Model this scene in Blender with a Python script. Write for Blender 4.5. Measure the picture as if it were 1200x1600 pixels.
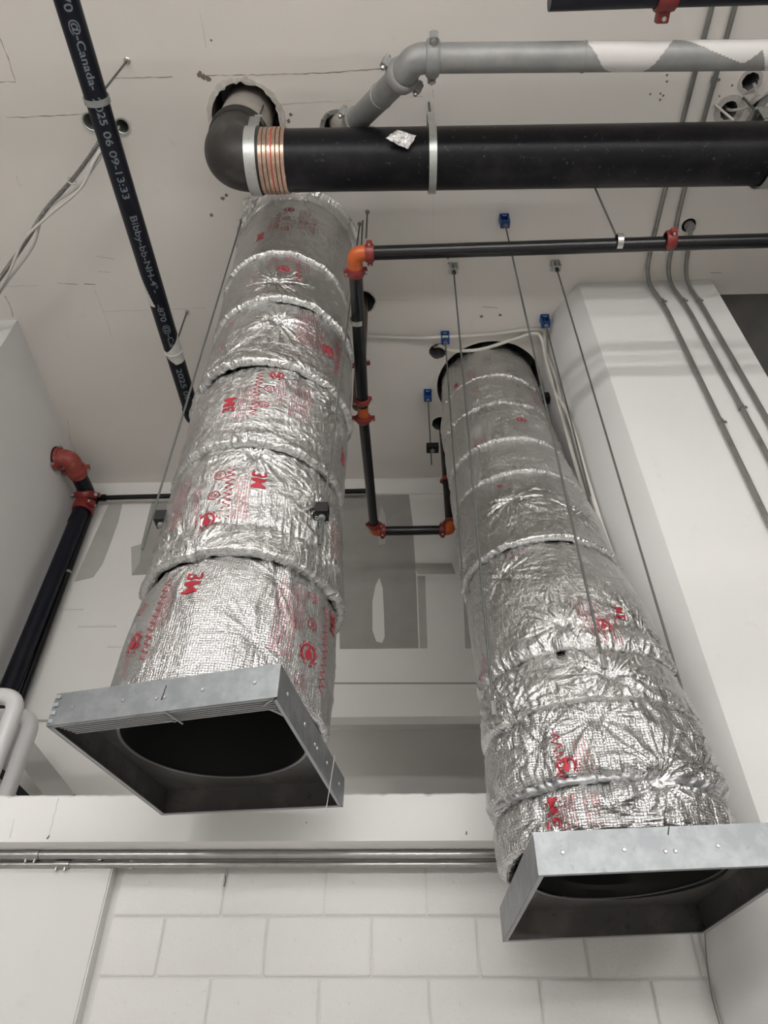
import bpy, bmesh, math, random
import numpy as np
from mathutils import Vector, Matrix

for o in list(bpy.data.objects):
    bpy.data.objects.remove(o)
S = bpy.context.scene
COL = S.collection
PI = math.pi

# ------------------------------------------------------------------ camera
F_PX = 1105.9
TH, YA, RO = (math.radians(a) for a in (42.07, 2.073, 0.485))
def _basis():
    ct, st = math.cos(TH), math.sin(TH)
    r = np.array([1, 0, 0.]); f = np.array([0, ct, st]); u = np.array([0, -st, ct])
    c, s = math.cos(RO), math.sin(RO)
    r2, u2 = c*r+s*u, -s*r+c*u
    z = np.array([[math.cos(YA), -math.sin(YA), 0], [math.sin(YA), math.cos(YA), 0], [0, 0, 1]])
    return z@r2, z@f, z@u2
CR, CF, CU = _basis()
cam = bpy.data.objects.new('camera', bpy.data.cameras.new('camera'))
COL.objects.link(cam)
cam.data.sensor_fit = 'VERTICAL'; cam.data.sensor_height = 36.0
cam.data.lens = F_PX*36.0/1600.0
cam.data.clip_start = 0.05; cam.data.clip_end = 100
cam.matrix_world = Matrix([[CR[i], CU[i], -CF[i], 0] for i in range(3)]+[[0, 0, 0, 1]])
S.camera = cam

# ------------------------------------------------------------------ exposure, world
S.view_settings.view_transform = 'Standard'
S.view_settings.look = 'None'
S.view_settings.gamma = 1.0
S.view_settings.use_curve_mapping = False
S.view_settings.exposure = 0.12
W = bpy.data.worlds.new('world'); S.world = W; W.use_nodes = True
W.node_tree.nodes['Background'].inputs[0].default_value = (0.9, 0.95, 1.0, 1)
W.node_tree.nodes['Background'].inputs[1].default_value = 0.3

# room lamps (hung from the ceiling behind and beside the viewpoint, built at the end)
LAMP_ROWS = [  # centre x, y, z, length, strength
    (-1.5, -0.35, 3.0, 2.4, 27.0, 'near strip lamp over the open floor, on the side of the standpipe'),
    (1.05, -0.35, 3.0, 2.4, 26.0, 'near strip lamp over the open floor, on the side of the pilaster'),
    (-3.2, -2.3, 1.5, 2.4, 64.0, 'middle row strip lamp near the standpipe side wall'),
    (0.0, -2.5, 1.5, 2.4, 64.0, 'middle row strip lamp hanging between two others'),
    (3.2, -2.3, 1.5, 2.4, 64.0, 'middle row strip lamp near the pilaster side wall'),
    (-2.0, -4.3, 1.5, 2.4, 64.0, 'rear strip lamp on the side of the standpipe'),
    (2.0, -4.3, 1.5, 2.4, 64.0, 'rear strip lamp on the side of the pilaster'),
    (-2.3, 5.35, 2.05, 1.2, 55.0, 'added short strip lamp hidden behind the far wall to brighten the recess'),  # added lamp, out of view, lifts the light in the recess
]
AREA_FILL = 0.0

# ------------------------------------------------------------------ helpers
H = 4.5          # ceiling height above the lens
FLOOR = -1.5
def ray(x, y): return (x-600)*CR+F_PX*CF-(y-800)*CU
def onZ(x, y, h=H): r = ray(x, y); return r*h/r[2]
def onY(x, y, d): r = ray(x, y); return r*d/r[1]
def onX(x, y, d): r = ray(x, y); return r*d/r[0]

def tag(o, label=None, cat=None, group=None, kind=None):
    if label: o['label'] = label
    if cat: o['category'] = cat
    if group: o['group'] = group
    if kind: o['kind'] = kind
    return o
ROOTLOC = {}
def thing(name, loc, label, cat, group=None):
    o = bpy.data.objects.new(name, None); COL.objects.link(o)
    o.location = tuple(float(a) for a in loc); o.empty_display_size = 0.05
    ROOTLOC[o.name] = Vector(o.location)
    return tag(o, label, cat, group)
def link(name, me, parent=None, mat=None, smooth=True, label=None):
    o = bpy.data.objects.new(name, me); COL.objects.link(o)
    if mat is not None and len(me.materials) == 0:
        for m in (mat if isinstance(mat, (list, tuple)) else [mat]): me.materials.append(m)
    if smooth: me.shade_smooth()
    if smooth == 'auto' and hasattr(me, 'set_sharp_from_angle'): me.set_sharp_from_angle(angle=math.radians(38))
    if parent is not None:
        p = parent
        while p.parent: p = p.parent
        off = ROOTLOC.get(p.name)
        if off: me.transform(Matrix.Translation(-off))
        o.parent = parent
    if label: o['label'] = label
    return o

class MB:
    def __init__(s): s.v = []; s.f = []
    def add(s, vs, fs):
        n = len(s.v); s.v += [tuple(float(c) for c in v) for v in vs]; s.f += [tuple(n+i for i in f) for f in fs]; return s
    def box(s, c, size, M=None):
        c = Vector(c); h = Vector(size)/2; vs = []
        for dz in (-1, 1):
            for dx, dy in ((-1, -1), (1, -1), (1, 1), (-1, 1)):
                p = Vector((dx*h.x, dy*h.y, dz*h.z))
                if M is not None: p = M @ p
                vs.append(c+p)
        return s.add(vs, [(3, 2, 1, 0), (4, 5, 6, 7), (0, 1, 5, 4), (1, 2, 6, 5), (2, 3, 7, 6), (3, 0, 4, 7)])
    def bx(s, lo, hi):
        return s.box([(a+b)/2 for a, b in zip(lo, hi)], [b-a for a, b in zip(lo, hi)])
    def bar(s, a, b, w, t, up=(0, 0, 1)):
        a, b = Vector(a), Vector(b); d = (b-a); L = d.length; d.normalize()
        u = Vector(up); x = u.cross(d)
        if x.length < 1e-4: x = Vector((1, 0, 0)).cross(d)
        x.normalize(); z = d.cross(x)
        return s.box((a+b)/2, (w, L, t), Matrix((x, d, z)).transposed())
    def sweep(s, pts, r, n=20, caps=True):
        P = [Vector([float(c) for c in p]) for p in pts]; k = len(P)
        R = r if hasattr(r, '__len__') else [r]*k
        T = [((P[min(i+1, k-1)]-P[max(i-1, 0)]).normalized()) for i in range(k)]
        ref = Vector((0, 0, 1)) if abs(T[0].z) < .9 else Vector((1, 0, 0))
        a = (ref-T[0]*ref.dot(T[0])).normalized(); vs = []
        for i in range(k):
            a = (a-T[i]*a.dot(T[i])).normalized(); b = T[i].cross(a)
            for j in range(n):
                q = 2*PI*j/n; vs.append(P[i]+(a*math.cos(q)+b*math.sin(q))*R[i])
        fs = [(i*n+j, i*n+(j+1) % n, (i+1)*n+(j+1) % n, (i+1)*n+j) for i in range(k-1) for j in range(n)]
        if caps: fs += [tuple(range(n-1, -1, -1)), tuple((k-1)*n+j for j in range(n))]
        return s.add(vs, fs)
    def lathe(s, prof, o, axis, n=28, closed=False):
        o = Vector([float(c) for c in o]); d = Vector([float(c) for c in axis]).normalized()
        ref = Vector((0, 0, 1)) if abs(d.z) < .9 else Vector((1, 0, 0))
        a = (ref-d*ref.dot(d)).normalized(); b = d.cross(a); vs = []
        for r, h in prof:
            for j in range(n):
                q = 2*PI*j/n; vs.append(o+d*h+(a*math.cos(q)+b*math.sin(q))*r)
        k = len(prof); rng = k if closed else k-1
        return s.add(vs, [(i*n+j, i*n+(j+1) % n, ((i+1) % k)*n+(j+1) % n, ((i+1) % k)*n+j) for i in range(rng) for j in range(n)])
    def me(s, name='mesh'):
        m = bpy.data.meshes.new(name); m.from_pydata(s.v, [], s.f); m.validate(); 
        bm = bmesh.new(); bm.from_mesh(m); bmesh.ops.recalc_face_normals(bm, faces=bm.faces); bm.to_mesh(m); bm.free()
        return m
    def build(s, name, mat, parent=None, smooth='auto', bevel=0, label=None):
        m = s.me(name)
        if bevel:
            bm = bmesh.new(); bm.from_mesh(m)
            bmesh.ops.bevel(bm, geom=[e for e in bm.edges if len(e.link_faces) == 2 and e.calc_face_angle(0) > .6], offset=bevel, segments=2, affect='EDGES', clamp_overlap=True)
            bm.to_mesh(m); bm.free()
        return link(name, m, parent, mat, smooth, label)

def fillet(pts, rad, n=8):
    P = [Vector([float(c) for c in p]) for p in pts]; out = [P[0]]
    for i in range(1, len(P)-1):
        a, b, c = P[i-1], P[i], P[i+1]
        u, w = (a-b), (c-b); L = min(rad, u.length*.49, w.length*.49)
        p, q = b+u.normalized()*L, b+w.normalized()*L
        for k in range(n+1):
            t = k/n; out.append(p.lerp(b, t).lerp(b.lerp(q, t), t))
    out.append(P[-1]); return out
def curve(pts, n=12):
    P = [Vector([float(c) for c in p]) for p in pts]; P = [P[0]*2-P[1]]+P+[P[-1]*2-P[-2]]; out = []
    for i in range(1, len(P)-2):
        a, b, c, d = P[i-1:i+3]
        for k in range(n):
            t = k/n
            out.append(.5*((2*b)+(c-a)*t+(2*a-5*b+4*c-d)*t*t+(3*b-a-3*c+d)*t**3))
    out.append(P[-2]); return out

# ------------------------------------------------------------------ materials
def mat(name, col, rough=.6, metal=0., spec=None, bump=None, var=None, coat=0):
    m = bpy.data.materials.new(name); m.use_nodes = True; N = m.node_tree.nodes; L = m.node_tree.links
    b = N['Principled BSDF']; b.inputs['Base Color'].default_value = (*col, 1)
    b.inputs['Roughness'].default_value = rough; b.inputs['Metallic'].default_value = metal
    if spec is not None: b.inputs['Specular IOR Level'].default_value = spec
    if coat: b.inputs['Coat Weight'].default_value = coat; b.inputs['Coat Roughness'].default_value = .15
    tc = N.new('ShaderNodeTexCoord')
    def noise(scale, det=4, rg=.6):
        n = N.new('ShaderNodeTexNoise'); n.inputs['Scale'].default_value = scale; n.inputs['Detail'].default_value = det
        n.inputs['Roughness'].default_value = rg; L.new(tc.outputs['Object'], n.inputs['Vector']); return n
    if var:
        for k, (sc, c2, lo, hi) in enumerate(var):
            n = noise(sc); mr = N.new('ShaderNodeMapRange'); mr.inputs[1].default_value = lo; mr.inputs[2].default_value = hi
            L.new(n.outputs['Fac'], mr.inputs[0])
            mx = N.new('ShaderNodeMix'); mx.data_type = 'RGBA'
            if k == 0: mx.inputs[6].default_value = (*col, 1)
            else: L.new(prev.outputs[2], mx.inputs[6])
            mx.inputs[7].default_value = (*c2, 1); L.new(mr.outputs[0], mx.inputs[0]); prev = mx
        L.new(prev.outputs[2], b.inputs['Base Color'])
    if bump:
        sc, st, dist = bump; n = noise(sc, 6, .65); bp = N.new('ShaderNodeBump')
        bp.inputs['Strength'].default_value = st; bp.inputs['Distance'].default_value = dist
        L.new(n.outputs['Fac'], bp.inputs['Height']); L.new(bp.outputs[0], b.inputs['Normal'])
    return m
WHITE = (.70, .675, .645)
M_wall = mat('white_wall_paint', (.71, .70, .69), .75, bump=(28, .25, .004), var=[(.9, (.67, .66, .645), .35, .75), (7, (.62, .605, .59), .66, .9)])
M_ceil = mat('off_white_ceiling_paint', (.72, .685, .64), .85, bump=(14, .3, .005), var=[(.6, (.68, .645, .60), .4, .8), (9, (.55, .52, .48), .68, .95)])
M_far = mat('dull_white_paint', (.76, .745, .72), .85, bump=(10, .25, .004), var=[(1.3, (.72, .705, .68), .4, .7)])
M_block = mat('painted_concrete_block', (.74, .73, .715), .7, bump=(85, .8, .004), var=[(1.7, (.70, .69, .67), .4, .7), (60, (.50, .48, .46), .66, .82)])
M_mortar = mat('painted_mortar', (.67, .655, .64), .8, bump=(60, .4, .003))
M_header = mat('painted_concrete_header', (.82, .815, .80), .7, bump=(30, .35, .004), var=[(3, (.80, .79, .775), .45, .75), (45, (.5, .48, .45), .73, .8)])
M_grey = mat('bare_grey_drywall', (.32, .305, .285), .85, var=[(4, (.36, .345, .325), .4, .7)])
M_mid = mat('thin_primer_grey', (.42, .405, .385), .85, var=[(4, (.47, .455, .43), .4, .7)])
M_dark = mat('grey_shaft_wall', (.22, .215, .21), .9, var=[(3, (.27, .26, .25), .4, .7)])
M_under = mat('grey_recess_paint', (.50, .49, .475), .9, var=[(1.5, (.55, .54, .52), .4, .7)])
M_floor = mat('grey_concrete_floor', (.60, .585, .56), .6, var=[(1.2, (.54, .53, .51), .4, .7)])
M_crack = mat('dark_crack', (.20, .17, .14), .95)
M_soft = mat('faint_paint_ridge', (.47, .44, .41), .9)
M_black = mat('black_painted_iron', (.006, .006, .008), .36, spec=.2, bump=(60, .25, .002), var=[(38, (.075, .072, .07), .63, .72), (5, (.016, .015, .017), .5, .7)])
M_abs = mat('blue_black_coated_iron', (.005, .006, .012), .40, spec=.25, bump=(90, .2, .001), var=[(6, (.012, .013, .018), .5, .8)])
M_spr = mat('black_steel_pipe', (.004, .004, .005), .25, spec=.4, bump=(50, .15, .001))
M_elbow = mat('worn_black_iron', (.025, .022, .020), .5, bump=(24, .5, .004), var=[(9, (.07, .06, .052), .5, .75), (50, (.12, .11, .10), .72, .8)])
M_riser = mat('oversprayed_pipe', (.42, .39, .35), .7, bump=(20, .3, .003), var=[(7, (.25, .22, .19), .5, .8)])
M_galv = mat('galvanized_steel', (.46, .47, .475), .42, .85, var=[(11, (.60, .61, .615), .4, .65), (60, (.36, .37, .375), .6, .75)], bump=(120, .06, .001))
M_galvdull = mat('dull_zinc_pipe', (.25, .25, .245), .55, .35, var=[(9, (.31, .31, .30), .4, .7), (40, (.17, .17, .165), .66, .8)])
M_cond = mat('steel_conduit', (.30, .30, .285), .42, .7, var=[(12, (.22, .215, .205), .5, .75)])
M_condb = mat('bright_steel_conduit', (.42, .42, .41), .30, .95, var=[(12, (.32, .32, .31), .5, .75)])
M_strap = mat('zinc_strap', (.52, .54, .52), .40, .8, var=[(25, (.38, .39, .37), .55, .8)])
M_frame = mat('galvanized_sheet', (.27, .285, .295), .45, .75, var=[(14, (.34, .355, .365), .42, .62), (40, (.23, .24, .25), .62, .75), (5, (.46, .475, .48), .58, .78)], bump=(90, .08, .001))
M_frin = mat('shaded_sheet_metal', (.11, .105, .10), .42, .5, var=[(6, (.18, .17, .165), .5, .75), (30, (.06, .057, .055), .6, .75)])  # sheet metal with the shade inside the frames put into its colour
M_blade = mat('grey_damper_blade', (.36, .37, .38), .35, .75)
M_inner = mat('shaded_duct_lining', (.006, .006, .0065), .7)  # near-black colour stands in for the shade up the ducts
M_red = mat('red_painted_iron', (.18, .018, .015), .42, var=[(30, (.15, .014, .012), .5, .8)], bump=(60, .2, .001))
M_orange = mat('orange_painted_fitting', (.44, .085, .014), .40, var=[(22, (.33, .055, .012), .5, .8)])
M_redd = mat('dusty_red_fitting', (.27, .045, .035), .6, var=[(14, (.34, .14, .11), .5, .8)])
M_copper = mat('copper_tone_band', (.50, .33, .25), .30, .9, var=[(40, (.58, .47, .38), .5, .7)])
M_stripe = mat('red_stripe', (.45, .04, .03), .5)
M_blue = mat('blue_enamel', (.006, .055, .24), .38)
M_bluemark = mat('pale_blue_mark', (.35, .45, .55), .6)
M_rod = mat('threaded_rod_steel', (.13, .135, .125), .5, .5, bump=(300, .5, .002))
M_bolt = mat('bolt_steel', (.55, .54, .52), .3, .95)
M_cable = mat('white_cable_jacket', (.62, .60, .55), .55, bump=(160, .15, .001))
M_cableg = mat('grey_cable_jacket', (.46, .44, .41), .55)
M_bx = mat('metal_clad_cable', (.20, .19, .18), .4, .6)
M_rail = mat('white_powder_coat', (.66, .65, .655), .38, coat=.3)
M_spray = mat('white_overspray', (.62, .60, .58), .75)
M_print = mat('white_pipe_print', (.15, .17, .19), .7)
M_ink = mat('red_foil_ink', (.42, .028, .045), .5, .25)
M_ink2 = mat('faded_red_foil_ink', (.52, .27, .28), .42, .7)
M_clamp = mat('black_channel_steel', (.010, .010, .010), .4, .3)
M_string = mat('pale_thread', (.6, .58, .55), .6)
M_fixture = mat('white_lamp_housing', (.8, .8, .8), .5)

def foil_mat(name, rough, base, fine, scrim):
    m = bpy.data.materials.new(name); m.use_nodes = True; N = m.node_tree.nodes; L = m.node_tree.links
    b = N['Principled BSDF']; b.inputs['Metallic'].default_value = 1.0
    uv = N.new('ShaderNodeUVMap'); uv.uv_map = 'UVMap'
    def nz(scale, det, rg, dist=0, sx=1, sy=1):
        mp = N.new('ShaderNodeMapping'); mp.inputs['Scale'].default_value = (sx, sy, 1); L.new(uv.outputs[0], mp.inputs[0])
        n = N.new('ShaderNodeTexNoise'); n.inputs['Scale'].default_value = scale; n.inputs['Detail'].default_value = det
        n.inputs['Roughness'].default_value = rg; n.inputs['Distortion'].default_value = dist
        L.new(mp.outputs[0], n.inputs['Vector']); return n
    def mth(op, a, bb=None, c=None):
        x = N.new('ShaderNodeMath'); x.operation = op
        for k, q in enumerate((a, bb, c)):
            if q is None: continue
            if isinstance(q, (int, float)): x.inputs[k].default_value = q
            else: L.new(q, x.inputs[k])
        return x.outputs[0]
    n1 = nz(16, 5, .6, 1.2, 1, 1.5); r1 = mth('ABSOLUTE', mth('SUBTRACT', n1.outputs['Fac'], .5))
    n2 = nz(42, 4, .6, .8); r2 = mth('ABSOLUTE', mth('SUBTRACT', n2.outputs['Fac'], .5))
    n4 = nz(7, 3, .55, 2.0, 2.2, .8); r4 = mth('ABSOLUTE', mth('SUBTRACT', n4.outputs['Fac'], .5))
    hgt = mth('ADD', mth('ADD', mth('MULTIPLY', r1, .7), mth('MULTIPLY', r2, .42)), mth('MULTIPLY', r4, 1.1))
    bp = N.new('ShaderNodeBump'); bp.inputs['Strength'].default_value = fine; bp.inputs['Distance'].default_value = .028
    L.new(hgt, bp.inputs['Height'])
    sep = N.new('ShaderNodeSeparateXYZ'); L.new(uv.outputs[0], sep.inputs[0])
    fx = mth('POWER', mth('ABSOLUTE', mth('SINE', mth('MULTIPLY', sep.outputs[0], PI/.0088))), .35)
    fy = mth('POWER', mth('ABSOLUTE', mth('SINE', mth('MULTIPLY', sep.outputs[1], PI/.0088))), .35)
    bp2 = N.new('ShaderNodeBump'); bp2.inputs['Strength'].default_value = scrim; bp2.inputs['Distance'].default_value = .0016
    L.new(mth('MINIMUM', fx, fy), bp2.inputs['Height']); L.new(bp.outputs[0], bp2.inputs['Normal'])
    L.new(bp2.outputs[0], b.inputs['Normal'])
    n3 = nz(5, 4, .6); mr = N.new('ShaderNodeMapRange'); mr.inputs[1].default_value = .35; mr.inputs[2].default_value = .7
    mr.inputs[3].default_value = rough*.65; mr.inputs[4].default_value = rough*1.45
    L.new(n3.outputs['Fac'], mr.inputs[0]); L.new(mr.outputs[0], b.inputs['Roughness'])
    mx = N.new('ShaderNodeMix'); mx.data_type = 'RGBA'; mx.inputs[6].default_value = (*base, 1)
    mx.inputs[7].default_value = (*[c*.86 for c in base], 1); L.new(mth('MULTIPLY', r2, 3.0), mx.inputs[0]); 
    my = N.new('ShaderNodeMix'); my.data_type = 'RGBA'; my.blend_type = 'MULTIPLY'; my.inputs[0].default_value = min(1, scrim*.7)
    cr = mth('MULTIPLY_ADD', mth('MINIMUM', fx, fy), .75, .42); cc = N.new('ShaderNodeCombineColor')
    for k_ in range(3): L.new(cr, cc.inputs[k_])
    L.new(mx.outputs[2], my.inputs[6]); L.new(cc.outputs[0], my.inputs[7]); L.new(my.outputs[2], b.inputs['Base Color'])
    return m
M_foil = foil_mat('bright_aluminium_foil', .20, (.72, .72, .715), .60, .25)
M_foilg = foil_mat('gridded_aluminium_foil', .20, (.68, .68, .675), .34, .9)
M_foild = foil_mat('dull_clear_coated_foil', .36, (.68, .67, .66), .75, .08)
M_tape = foil_mat('aluminium_tape', .26, (.84, .83, .82), .8, .0)

# ------------------------------------------------------------------ numpy noise
_rng = np.random.RandomState(7)
_perm = np.concatenate([_rng.permutation(256)]*3)
_grad = _rng.normal(size=(256, 3)); _grad /= np.linalg.norm(_grad, axis=1)[:, None]
def perlin(x, y, z):
    x, y, z = np.broadcast_arrays(x, y, z)
    xi, yi, zi = np.floor(x).astype(int), np.floor(y).astype(int), np.floor(z).astype(int)
    xf, yf, zf = x-xi, y-yi, z-zi
    u, v, w = (t*t*t*(t*(t*6-15)+10) for t in (xf, yf, zf)); out = 0
    for dx in (0, 1):
        for dy in (0, 1):
            for dz in (0, 1):
                h = _perm[(_perm[(_perm[(xi+dx) & 255]+yi+dy) & 255]+zi+dz) & 255]; g = _grad[h]
                d = g[..., 0]*(xf-dx)+g[..., 1]*(yf-dy)+g[..., 2]*(zf-dz)
                out = out+d*(u if dx else 1-u)*(v if dy else 1-v)*(w if dz else 1-w)
    return out
def ridge(x, y, z): return np.clip(1-np.abs(perlin(x, y, z))*3.2, 0, 1)**1.5

# ------------------------------------------------------------------ raster prints (cells of ink laid on curved surfaces)
def raster_text(s, height, cell, bold=0., squeeze=1.):
    cu = bpy.data.curves.new('t', 'FONT'); cu.body = s; cu.size = 1.0; cu.offset = bold
    o = bpy.data.objects.new('t', cu); COL.objects.link(o)
    dg = bpy.context.evaluated_depsgraph_get(); me = o.evaluated_get(dg).to_mesh(); me.calc_loop_triangles()
    co = np.array([v.co[:2] for v in me.vertices]); tri = np.array([t.vertices[:] for t in me.loop_triangles])
    o.evaluated_get(dg).to_mesh_clear(); bpy.data.objects.remove(o); bpy.data.curves.remove(cu)
    k = height/.70; co = co*[k*squeeze, k]; mn = co.min(0); co = co-mn; mx = co.max(0)
    nx, ny = int(mx[0]/cell)+2, int(mx[1]/cell)+2; M = np.zeros((ny, nx), bool)
    for t in tri:
        a, b, c = co[t]; lo = np.floor(np.minimum(np.minimum(a, b), c)/cell).astype(int); hi = np.ceil(np.maximum(np.maximum(a, b), c)/cell).astype(int)+1
        gx, gy = np.meshgrid(np.arange(lo[0], min(hi[0], nx)), np.arange(lo[1], min(hi[1], ny)))
        px, py = (gx+.5)*cell, (gy+.5)*cell
        d = lambda p, q: (q[0]-p[0])*(py-p[1])-(q[1]-p[1])*(px-p[0])
        s1, s2, s3 = d(a, b), d(b, c), d(c, a)
        M[gy, gx] |= ((s1 >= 0) & (s2 >= 0) & (s3 >= 0)) | ((s1 <= 0) & (s2 <= 0) & (s3 <= 0))
    return M
def cells_mesh(M, cell, fn, name, merge=True):
    """M[row(v), col(u)]; fn(u, v) -> points (n,3)"""
    ny, nx = M.shape; used = np.zeros((ny+1, nx+1), bool); iy, ix = np.nonzero(M)
    for a in (0, 1):
        for b in (0, 1): used[iy+a, ix+b] = True
    idx = -np.ones((ny+1, nx+1), int); vy, vx = np.nonzero(used); idx[vy, vx] = np.arange(len(vy))
    P = fn(vx*cell, vy*cell)
    F = np.stack([idx[iy, ix], idx[iy, ix+1], idx[iy+1, ix+1], idx[iy+1, ix]], 1)
    me = bpy.data.meshes.new(name); me.from_pydata(P.tolist(), [], F.tolist()); return me
def pipe_decal(M, cell, P0, d, r, up, name, mt, parent, off=.0012, label=None):
    """u runs along d from P0 (on the axis), v around; v=0 row centred on the side facing 'face'; up = direction of +v"""
    P0 = np.array(P0, float); d = np.array(d, float); d /= np.linalg.norm(d); up = np.array(up, float); up -= d*(up@d); up /= np.linalg.norm(up)
    nrm = np.cross(d, up)
    def fn(u, v):
        a = (v-M.shape[0]*cell/2)/r
        return P0+u[:, None]*d+(r+off)*(np.cos(a)[:, None]*nrm+np.sin(a)[:, None]*up)
    return link(name, cells_mesh(M, cell, fn, name), parent, mt, True, label)

# ================================================================== SETTING
XR = 1.10; XL = -2.87; YF = 4.55; YW = 3.11; YP = 2.63
# ceiling slab with real openings
HOLES = [(-.885, 1.52, .197), (.69, 3.50, .405), (.285, 3.175, .068), (.325, 3.895, .072), (-.262, 2.74, .085),
         (-1.625, 1.53, .042), (-1.80, 1.50, .05), (-.355, 1.575, .075), (2.00, 1.40, .045), (1.93, 1.55, .05), (2.08, 1.52, .032)]
def ceiling():
    bm = bmesh.new()
    outer = [(-5, -5), (5, -5), (5, 2.75), (2.16, 2.75), (2.16, 4.9), (-5, 4.9)]
    def loop(pts):
        vs = [bm.verts.new((x, y, 0)) for x, y in pts]
        for i in range(len(vs)): bm.edges.new((vs[i], vs[(i+1) % len(vs)]))
    loop(outer); rr = random.Random(3)
    for k, (x, y, r) in enumerate(HOLES):
        n = 48 if r > .1 else 24; j = .012 if k == 0 else .004*(r < .3)
        loop([(x+(r+rr.uniform(-j, j))*math.cos(2*PI*i/n), y+(r+rr.uniform(-j, j))*math.sin(2*PI*i/n)) for i in range(n)])
    bmesh.ops.triangle_fill(bm, use_beauty=True, use_dissolve=False, edges=bm.edges[:])
    for v in bm.verts: v.co.z = H
    r = bmesh.ops.extrude_face_region(bm, geom=bm.faces[:])
    for v in [g for g in r['geom'] if isinstance(g, bmesh.types.BMVert)]: v.co.z = H+.35
    bmesh.ops.recalc_face_normals(bm, faces=bm.faces)
    me = bpy.data.meshes.new('ceiling'); bm.to_mesh(me); bm.free()
    me.materials.append(M_ceil); me.materials.append(mat('shaded_hole_core', (.13, .125, .12), .95))  # hole sides coloured dark to give the shade inside the openings
    for f in me.polygons:
        if abs(f.normal.z) < .5: f.material_index = 1
    return tag(link('ceiling', me, None, M_ceil, False), 'off-white painted concrete ceiling with round pipe openings and hairline cracks', kind='structure')
CEIL = ceiling()
def struct(name, mb, m, label=None, bevel=0, smooth='auto'):
    return tag(mb.build(name, m, None, smooth, bevel), label, kind='structure')
struct('wall_shaft', MB().bx((-5, -5, H+.352), (5, 4.9, H+.45)).bx((2.16, 4.0, FLOOR), (5.0, 4.1, 6.0)).bx((2.16, 2.4, 6.0), (5, 4.1, 6.1)).bx((2.16, 2.7, H+.45), (5, 2.75, 6.0)).bx((2.10, 2.75, H), (2.16, 4.1, 6.0)), M_dark, 'dark grey wall and cavity beyond the end of the ceiling')  # slab capping the ceiling holes is coloured dark to deepen their shade
struct('floor', MB().bx((-5, -5, FLOOR-.1), (5, 6.2, FLOOR)), M_floor, 'grey concrete floor')
M_shell = mat('unpainted_grey_wall', (.30, .29, .28), .9, var=[(1, (.36, .35, .34), .4, .7)])
struct('wall_behind', MB().bx((-5, -5.1, FLOOR), (5, -5, H+.3)), M_shell)
struct('wall_side', MB().bx((-5.1, -5, FLOOR), (-5, 6.2, H+.3)), M_shell)
struct('wall_opposite', MB().bx((5, -5, FLOOR), (5.1, 6.2, 6.1)), M_shell)
# far upper wall, with the recess under it
far = struct('wall_far', MB().bx((-3.1, YF, 2.214), (1.4, YF+.12, H)).bx((-3.1, YF+.04, 1.0), (-1.25, YF+.12, 2.214)), M_far, 'far wall under the ceiling with bare grey drywall patches')
struct('wall_recess', MB().bx((-3.2, 5.9, 0.6), (1.6, 6.0, 2.8)).bx((-3.2, YF+.12, 0.9), (-3.1, 5.9, 2.8)).bx((-3.1, YF+.12, 2.75), (1.6, 5.9, 2.8)), M_under, 'grey recess wall below the far wall')
struct('wall_left', MB().add([(-2.80, 2.82, 1.05), (-2.88, 4.55, 1.05), (-5, 4.55, 1.05), (-5, 2.82, 1.05), (-2.80, 2.82, H), (-2.88, 4.55, H), (-5, 4.55, H), (-5, 2.82, H)],
       [(0, 1, 5, 4), (1, 2, 6, 5), (2, 3, 7, 6), (3, 0, 4, 7), (0, 3, 2, 1), (4, 5, 6, 7)]), M_wall, 'white wall end block carrying the red pipe elbow')
# right wall: flank and broad pilaster face
def pilaster():
    out = [(XR, 4.9), (XR, 2.87), (1.222, 2.66), (1.245, YP), (2.16, YP), (2.16, 4.9)]
    vs = [(x, y, z) for z in (FLOOR, H) for x, y in out]; n = len(out)
    fs = [(i, (i+1) % n, n+(i+1) % n, n+i) for i in range(n)]+[tuple(range(n-1, -1, -1)), tuple(range(n, 2*n))]
    m = MB().add(vs, fs)
    return struct('wall_right', m, M_wall, 'white wall flank and broad pilaster face carrying three steel conduits', smooth='auto')
pilaster()
# header with chipped top edge
def header():
    m = MB(); n = 260; x0, x1 = -4.9, XR; rr = random.Random(5); yf = 2.925; zb, zt = .903, 1.09
    rows = []
    for i in range(n+1):
        x = x0+(x1-x0)*i/n; c = rr.random(); e = .004*rr.random()+(.012*rr.random() if c > .86 else 0)
        rows.append([(x, yf, zb), (x, yf-.0, zt-.006-e), (x, yf+.008+e, zt), (x, YW+.4, zt), (x, YW+.4, zb), (x, YW-.02, zb)])
    vs = [p for r in rows for p in r]; k = 6
    fs = [(i*k+j, i*k+(j+1) % k, (i+1)*k+(j+1) % k, (i+1)*k+j) for i in range(n) for j in range(k)]+[tuple(range(k)), tuple(n*k+j for j in range(k-1, -1, -1))]
    return struct('wall_header', m.add(vs, fs), M_header, 'white concrete header band with chipped top edge', smooth=False)
header()
struct('floor_upper', MB().bx((-5, YW+.41, 0.95), (XR, 6.0, 1.06)), M_under, 'upper level slab')
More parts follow.
